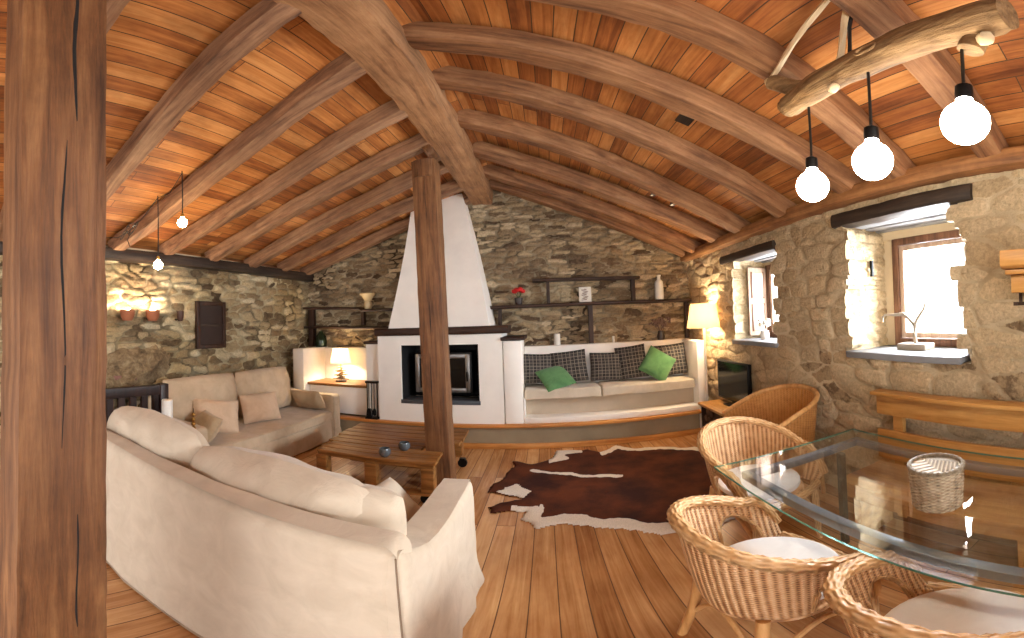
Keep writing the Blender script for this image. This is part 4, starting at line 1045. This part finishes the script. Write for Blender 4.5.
m = MB(); m.prism([(2.11, 1.885), (1.90, 1.885), (1.90, 1.80), (1.925, 1.785), (2.11, 1.785)], 'y', -.3, .755); m.build('cornice', 'orange_pine_y', rk, bevel=.004)
m = MB(); m.box(1.935, 2.11, -.3, .74, 1.755, 1.78); m.build('shelf_board', 'orange_pine_y', rk, bevel=.003)
m = MB(); m.box(1.97, 2.11, -.3, .72, 1.655, 1.753); m.build('apron', 'orange_pine_y', rk, bevel=.003)
for k in range(5):
    m = MB(); m.box(1.96, 2.10, .68 - .13*k, .705 - .13*k, 1.585, 1.605); m.box(2.04, 2.06, .685-.13*k, .70-.13*k, 1.603, 1.656); m.build('glass_runner', 'dark_wood_x', rk)
for k in range(2):
    e = thing('wine_glass', ('wine glass hanging upside down at the visible left end of the wall rack' if k == 0 else 'wine glass hanging upside down second along the wall rack'), 'glass', (2.02, .625 - .13*k, 1.405), 0, 'glasses under the wall rack')
    MB().lathe([(.032, 0), (.042, .05), (.036, .09), (.006, .115), (.004, .19), (.034, .196), (.034, .199), (.003, .199)], (0, 0, 0), 20).build('bowl', 'wine_glass', e)
tv = thing('television', 'small black flat television standing against the right stone wall', 'television', (2.085, 3.96, .50), .0)
MB().box(-.02, .025, -.385, .385, .05, .535).build('casing', 'black_metal', tv, bevel=.006)
MB().box(-.0225, -.0195, -.365, .365, .075, .515).build('screen', 'screen_black', tv, smooth=False)
m = MB(); m.box(-.07, .03, -.15, .15, 0, .012); m.box(-.01, .02, -.04, .04, .012, .06); m.build('stand', 'black_metal', tv)
lb = thing('log_stand', 'low wooden stand holding split logs beside the floor lamp', 'stand', (0, 0, 0))
m = MB(); m.box(1.80, 2.11, 3.62, 4.40, .465, .498); m.build('top', 'orange_pine_y', lb, bevel=.006)
for y in (3.64, 4.36): 
    m = MB(); m.box(1.84, 2.10, y, y+.025, 0, .464); m.build('side_panel', 'dark_wood_z', lb)
m = MB(); m.box(1.84, 2.10, 3.666, 4.359, .04, .06); m.build('bottom_board', 'dark_wood_y', lb)
random.seed(5); kk = 0
for r_ in range(4):
    for c_ in range(6 - (r_ % 2)):
        y = 3.725 + c_*.113 + (r_ % 2)*.056; z = .116 + r_*.095; x0 = 1.85 + .02*((kk*7 % 5)/5)
        m = MB(); m.tube([(x0, y, z), ((x0+2.06)/2, y+.004, z), (2.06, y, z)], .047, 9); m.wob(.004, 22, kk); 
        side = ['bottom', 'second', 'third', 'top'][r_]
        tag(m.build('firewood_log', 'log_bark'), 'small split log stacked in the low wooden stand beside the floor lamp', 'log', 'firewood in the log stand'); kk += 1

# ------------------------------------------------------------------ sill things
an = thing('antler_ornament', 'pale forked antler mounted on a block on the near window sill', 'ornament', (2.40, 1.66, 1.268))
m = MB(); m.box(-.07, .07, -.13, .13, 0, .05); m.build('block', 'bone', an, bevel=.008)
m = MB(); P_ = lambda y, z, x=0: (x, y, z)
m.tube([P_(0, .05), P_(.005, .12), P_(.0, .19), P_(-.03, .24), P_(-.08, .31, .01), P_(-.10, .385, .02)], [.016, .014, .016, .013, .010, .004], 9)
m.tube([P_(.0, .185), P_(.06, .245), P_(.11, .275), P_(.19, .27, -.01), P_(.28, .272, -.02)], [.014, .013, .016, .011, .008], 9)
m.tube([P_(.27, .272, -.02), P_(.30, .255, -.02), P_(.295, .215, -.02)], [.009, .009, .005], 8)
m.build('antler', 'bone', an)
vz = thing('sill_vase', 'little white flower pot on the far window sill', 'vase', (2.33, 3.62, 1.294))
MB().lathe([(.0001, 0), (.045, 0), (.052, .05), (.045, .10), (.04, .10), (.0001, .08)], (0, 0, 0), 16).build('pot', 'ceramic_white', vz)
for k in range(6):
    a = k*1.05; m = MB(); c = (.05*math.cos(a), .05*math.sin(a), .17 + .02*(k % 3)); m.tube([(0, 0, .09), (c[0]*.5, c[1]*.5, .13), c], .004, 5); m.ball(c, .028, 8, 6); m.wob(.006, 40, k); m.build('blossom', 'paper_white', vz)

# ------------------------------------------------------------------ driftwood lamp
dl = thing('log_pendant_lamp', 'driftwood log lamp hanging from ropes above the glass table', 'lamp', (0, 0, 0))
A_, B_ = Vector((1.095, 1.42, 2.655)), Vector((.965, .33, 2.565))
m = MB(); n = 60; path = []; secs = []
for i in range(n):
    q = i/(n-1); p = A_.lerp(B_, q); p += Vector((.012*noise.noise(Vector((q*3, 1, 2))), 0, .008*math.sin(q*PI) + .012*noise.noise(Vector((q*4, 5, 2))))); path.append(p)
    r_ = (.060 + .012*q + .008*noise.noise(Vector((q*6, 3, 3))))*(1 if .03 < q < .97 else .86); sec = []
    for j in range(18):
        a = 2*PI*j/18; sec.append((r_*(1 + .10*noise.noise(Vector((q*5, 2*math.cos(a), 2*math.sin(a)))))*math.cos(a), r_*(1 + .10*noise.noise(Vector((q*5, 2*math.cos(a), 2*math.sin(a)))))*math.sin(a)))
    secs.append(sec)
m.sweep(path, secs); m.build('log', 'driftwood_x', dl)
kn = path[33]; m = MB(); m.tube([(kn.x-.066 + .008*math.sin(2*PI*k/24), kn.y + .045*math.cos(2*PI*k/24), kn.z + .022*math.sin(2*PI*k/24)) for k in range(24)], .006, 6, closed=True); m.build('knot', 'driftwood_x', dl)
def stub(a, b, r): 
    m = MB(); beam(m, [a, b], 2*r, 2*r, a[1]*7, .12, 12, .006, e=2.2); m.build('cross_branch', 'driftwood_x', dl)
stub((1.12, 1.30, 2.71), (1.045, 1.455, 2.83), .045)
stub((1.00, .40, 2.66), (1.00, .46, 2.46), .04)
hook = Vector((.92, .80, ZR(.92)-.01))
for (a, kz) in (((1.04, 1.472, 2.835), 0), ((1.045, 1.02, 2.67), 0)):
    a = Vector(a); m = MB(); m.tube([a.lerp(hook, k/24) for k in range(25)], .013, 9, rope=.2, turns=26); m.build('rope', 'rope', dl)
    m = MB(); m.ball(a, .026, 10, 7); m.wob(.008, 40, 2); m.build('rope_knot', 'rope', dl)
m = MB(); m.ball((1.02, 1.03, 2.55), .024, 10, 7); m.wob(.008, 40, 2); m.build('rope_knot', 'rope', dl)
m = MB(); m.ball((.965, .40, 2.47), .026, 10, 7); m.wob(.008, 40, 2); m.build('rope_knot', 'rope', dl)
m = MB(); m.tube([(1.035, .95, 2.68), (1.01, .92, 2.84), tuple(hook + Vector((.03, .0, 0)))], .008, 7); m.build('cord', 'cord_black', dl)
m = MB(); m.tube([tuple(hook + Vector((0, 0, .0))), tuple(hook + Vector((0, 0, .03)))], .03, 12); m.build('hook', 'black_metal', dl)
bulbs = [((1.10, 1.27, 2.165), 'left'), ((1.025, .86, 2.14), 'middle'), ((.995, .485, 2.17), 'right')]
def globe(e_, c, r, cordtop, mat, cord='cord_black', sock='black_metal', cr=.006):
    x, y, z = c
    b = MB(); pr = [(.0001, -r)] + [(r*math.sin(PI*k/16), -r*math.cos(PI*k/16)) for k in range(1, 14)] + [(r*.36, r*1.05), (r*.33, r*1.25), (.0001, r*1.26)]
    b.lathe(pr, c, 24); bo = b.build('bulb', mat, e_)
    s_ = MB(); s_.lathe([(.0001, r*1.18), (r*.36, r*1.18), (r*.38, r*1.5), (r*.36, r*1.9), (r*.14, r*2.05), (.0001, r*2.06)], c, 16); s_.build('socket', sock, e_)
    m = MB(); m.tube([(x, y, z + r*2.0), (x + .003, y + .002, (z + cordtop)/2), (x, y, cordtop)], cr, 7); m.build('cord', cord, e_)
for (c, w) in bulbs:
    q = min(path, key=lambda p: abs(p.y - c[1])); globe(dl, c, .073, q.z - .05, 'bulb_glow')
# two little hanging bulbs and the looped cables
for (c, top, lab) in (((-2.92, 1.82, 2.19), 2.76, 'small hanging globe bulb on the lower of two black cords at the left'), ((-2.58, 1.85, 2.515), 2.90, 'small hanging globe bulb on the higher of two black cords at the left')):
    e = thing('hanging_bulb', lab, 'lamp', (0, 0, 0), 0, 'small globe bulbs under the left rafters')
    globe(e, c, .042, top + .1, 'bulb_small_glow', sock='brass', cr=.005)
m = MB()
for k, (x, y, z) in enumerate(((-3.30, 1.74, 2.62), (-3.24, 1.75, 2.60), (-3.36, 1.73, 2.58))):
    m.tube([(x + .10*math.cos(2*PI*i/20), y - .012*k, z + .05*math.sin(2*PI*i/20 + k)) for i in range(20)], .004, 6, closed=True)
m.tube([(-3.70, 1.66, 2.60), (-3.5, 1.70, 2.56), (-3.3, 1.74, 2.60), (-3.1, 1.78, 2.70), (-2.92, 1.82, 2.84), (-2.75, 1.84, 2.84), (-2.58, 1.85, 2.98)], .004, 6)
m.tube([(-3.30, 1.74, 2.58), (-3.33, 1.72, 2.50), (-3.28, 1.72, 2.42)], .004, 6)
tag(m.build('lamp_cable', 'cord_black'), 'tangle of thin black cable looped round the rafter at the left', 'cable')

# ------------------------------------------------------------------ light, sky, view
def daylight(y, z, sy, sz, watts):
    l = bpy.data.lights.new('window_daylight', 'AREA'); l.shape = 'RECTANGLE'; l.size = sz; l.size_y = sy; l.energy = watts; l.color = (.86, .93, 1.0)
    o = bpy.data.objects.new('window_daylight', l); COL.objects.link(o); o.location = (3.1, y, z); o.rotation_euler = (0, PI/2, 0)
daylight(1.45, 1.85, 1.3, 1.2, 150); daylight(3.4, 1.85, 1.2, 1.2, 110)
wd = bpy.data.worlds.new('World'); scene.world = wd; wd.use_nodes = True
wn = wd.node_tree.nodes; bg = wn['Background']; bg.inputs[0].default_value = (.97, .98, 1.0, 1); bg.inputs[1].default_value = 2.25
cam = bpy.data.cameras.new('camera'); co_ = bpy.data.objects.new('camera', cam); COL.objects.link(co_); scene.camera = co_
FPX, XV, CY, ROLL, PITCH, HC = 382.0, 545.3, 314.0, .0358, .0222, 1.6
cam.type = 'PANO'; cam.panorama_type = 'EQUIRECTANGULAR'
cam.longitude_min, cam.longitude_max = -512/FPX, 512/FPX
cam.latitude_min, cam.latitude_max = -(638-CY)/FPX, CY/FPX
yw = (XV-512)/FPX
Rr = Matrix(((math.cos(ROLL), 0, math.sin(ROLL)), (0, 1, 0), (-math.sin(ROLL), 0, math.cos(ROLL))))
Rp = Matrix(((1, 0, 0), (0, math.cos(PITCH), -math.sin(PITCH)), (0, math.sin(PITCH), math.cos(PITCH))))
Ry = Matrix(((math.cos(yw), -math.sin(yw), 0), (math.sin(yw), math.cos(yw), 0), (0, 0, 1)))
Rm = Ry @ Rp @ Rr
C3 = Matrix(((1, 0, 0), (0, 0, -1), (0, 1, 0)))     # camera x right, y up, looking along -z
co_.matrix_world = Matrix.Translation((0, 0, HC)) @ (Rm @ C3).to_4x4()
vs_ = scene.view_settings
scene.display_settings.display_device = 'sRGB'
vs_.view_transform = 'Standard'; vs_.look = 'None'; vs_.gamma = 1; vs_.use_curve_mapping = False; vs_.exposure = 1.42
scene.cycles.max_bounces = 10; scene.cycles.diffuse_bounces = 6; scene.cycles.transparent_max_bounces = 12
scene.cycles.sample_clamp_indirect = 6
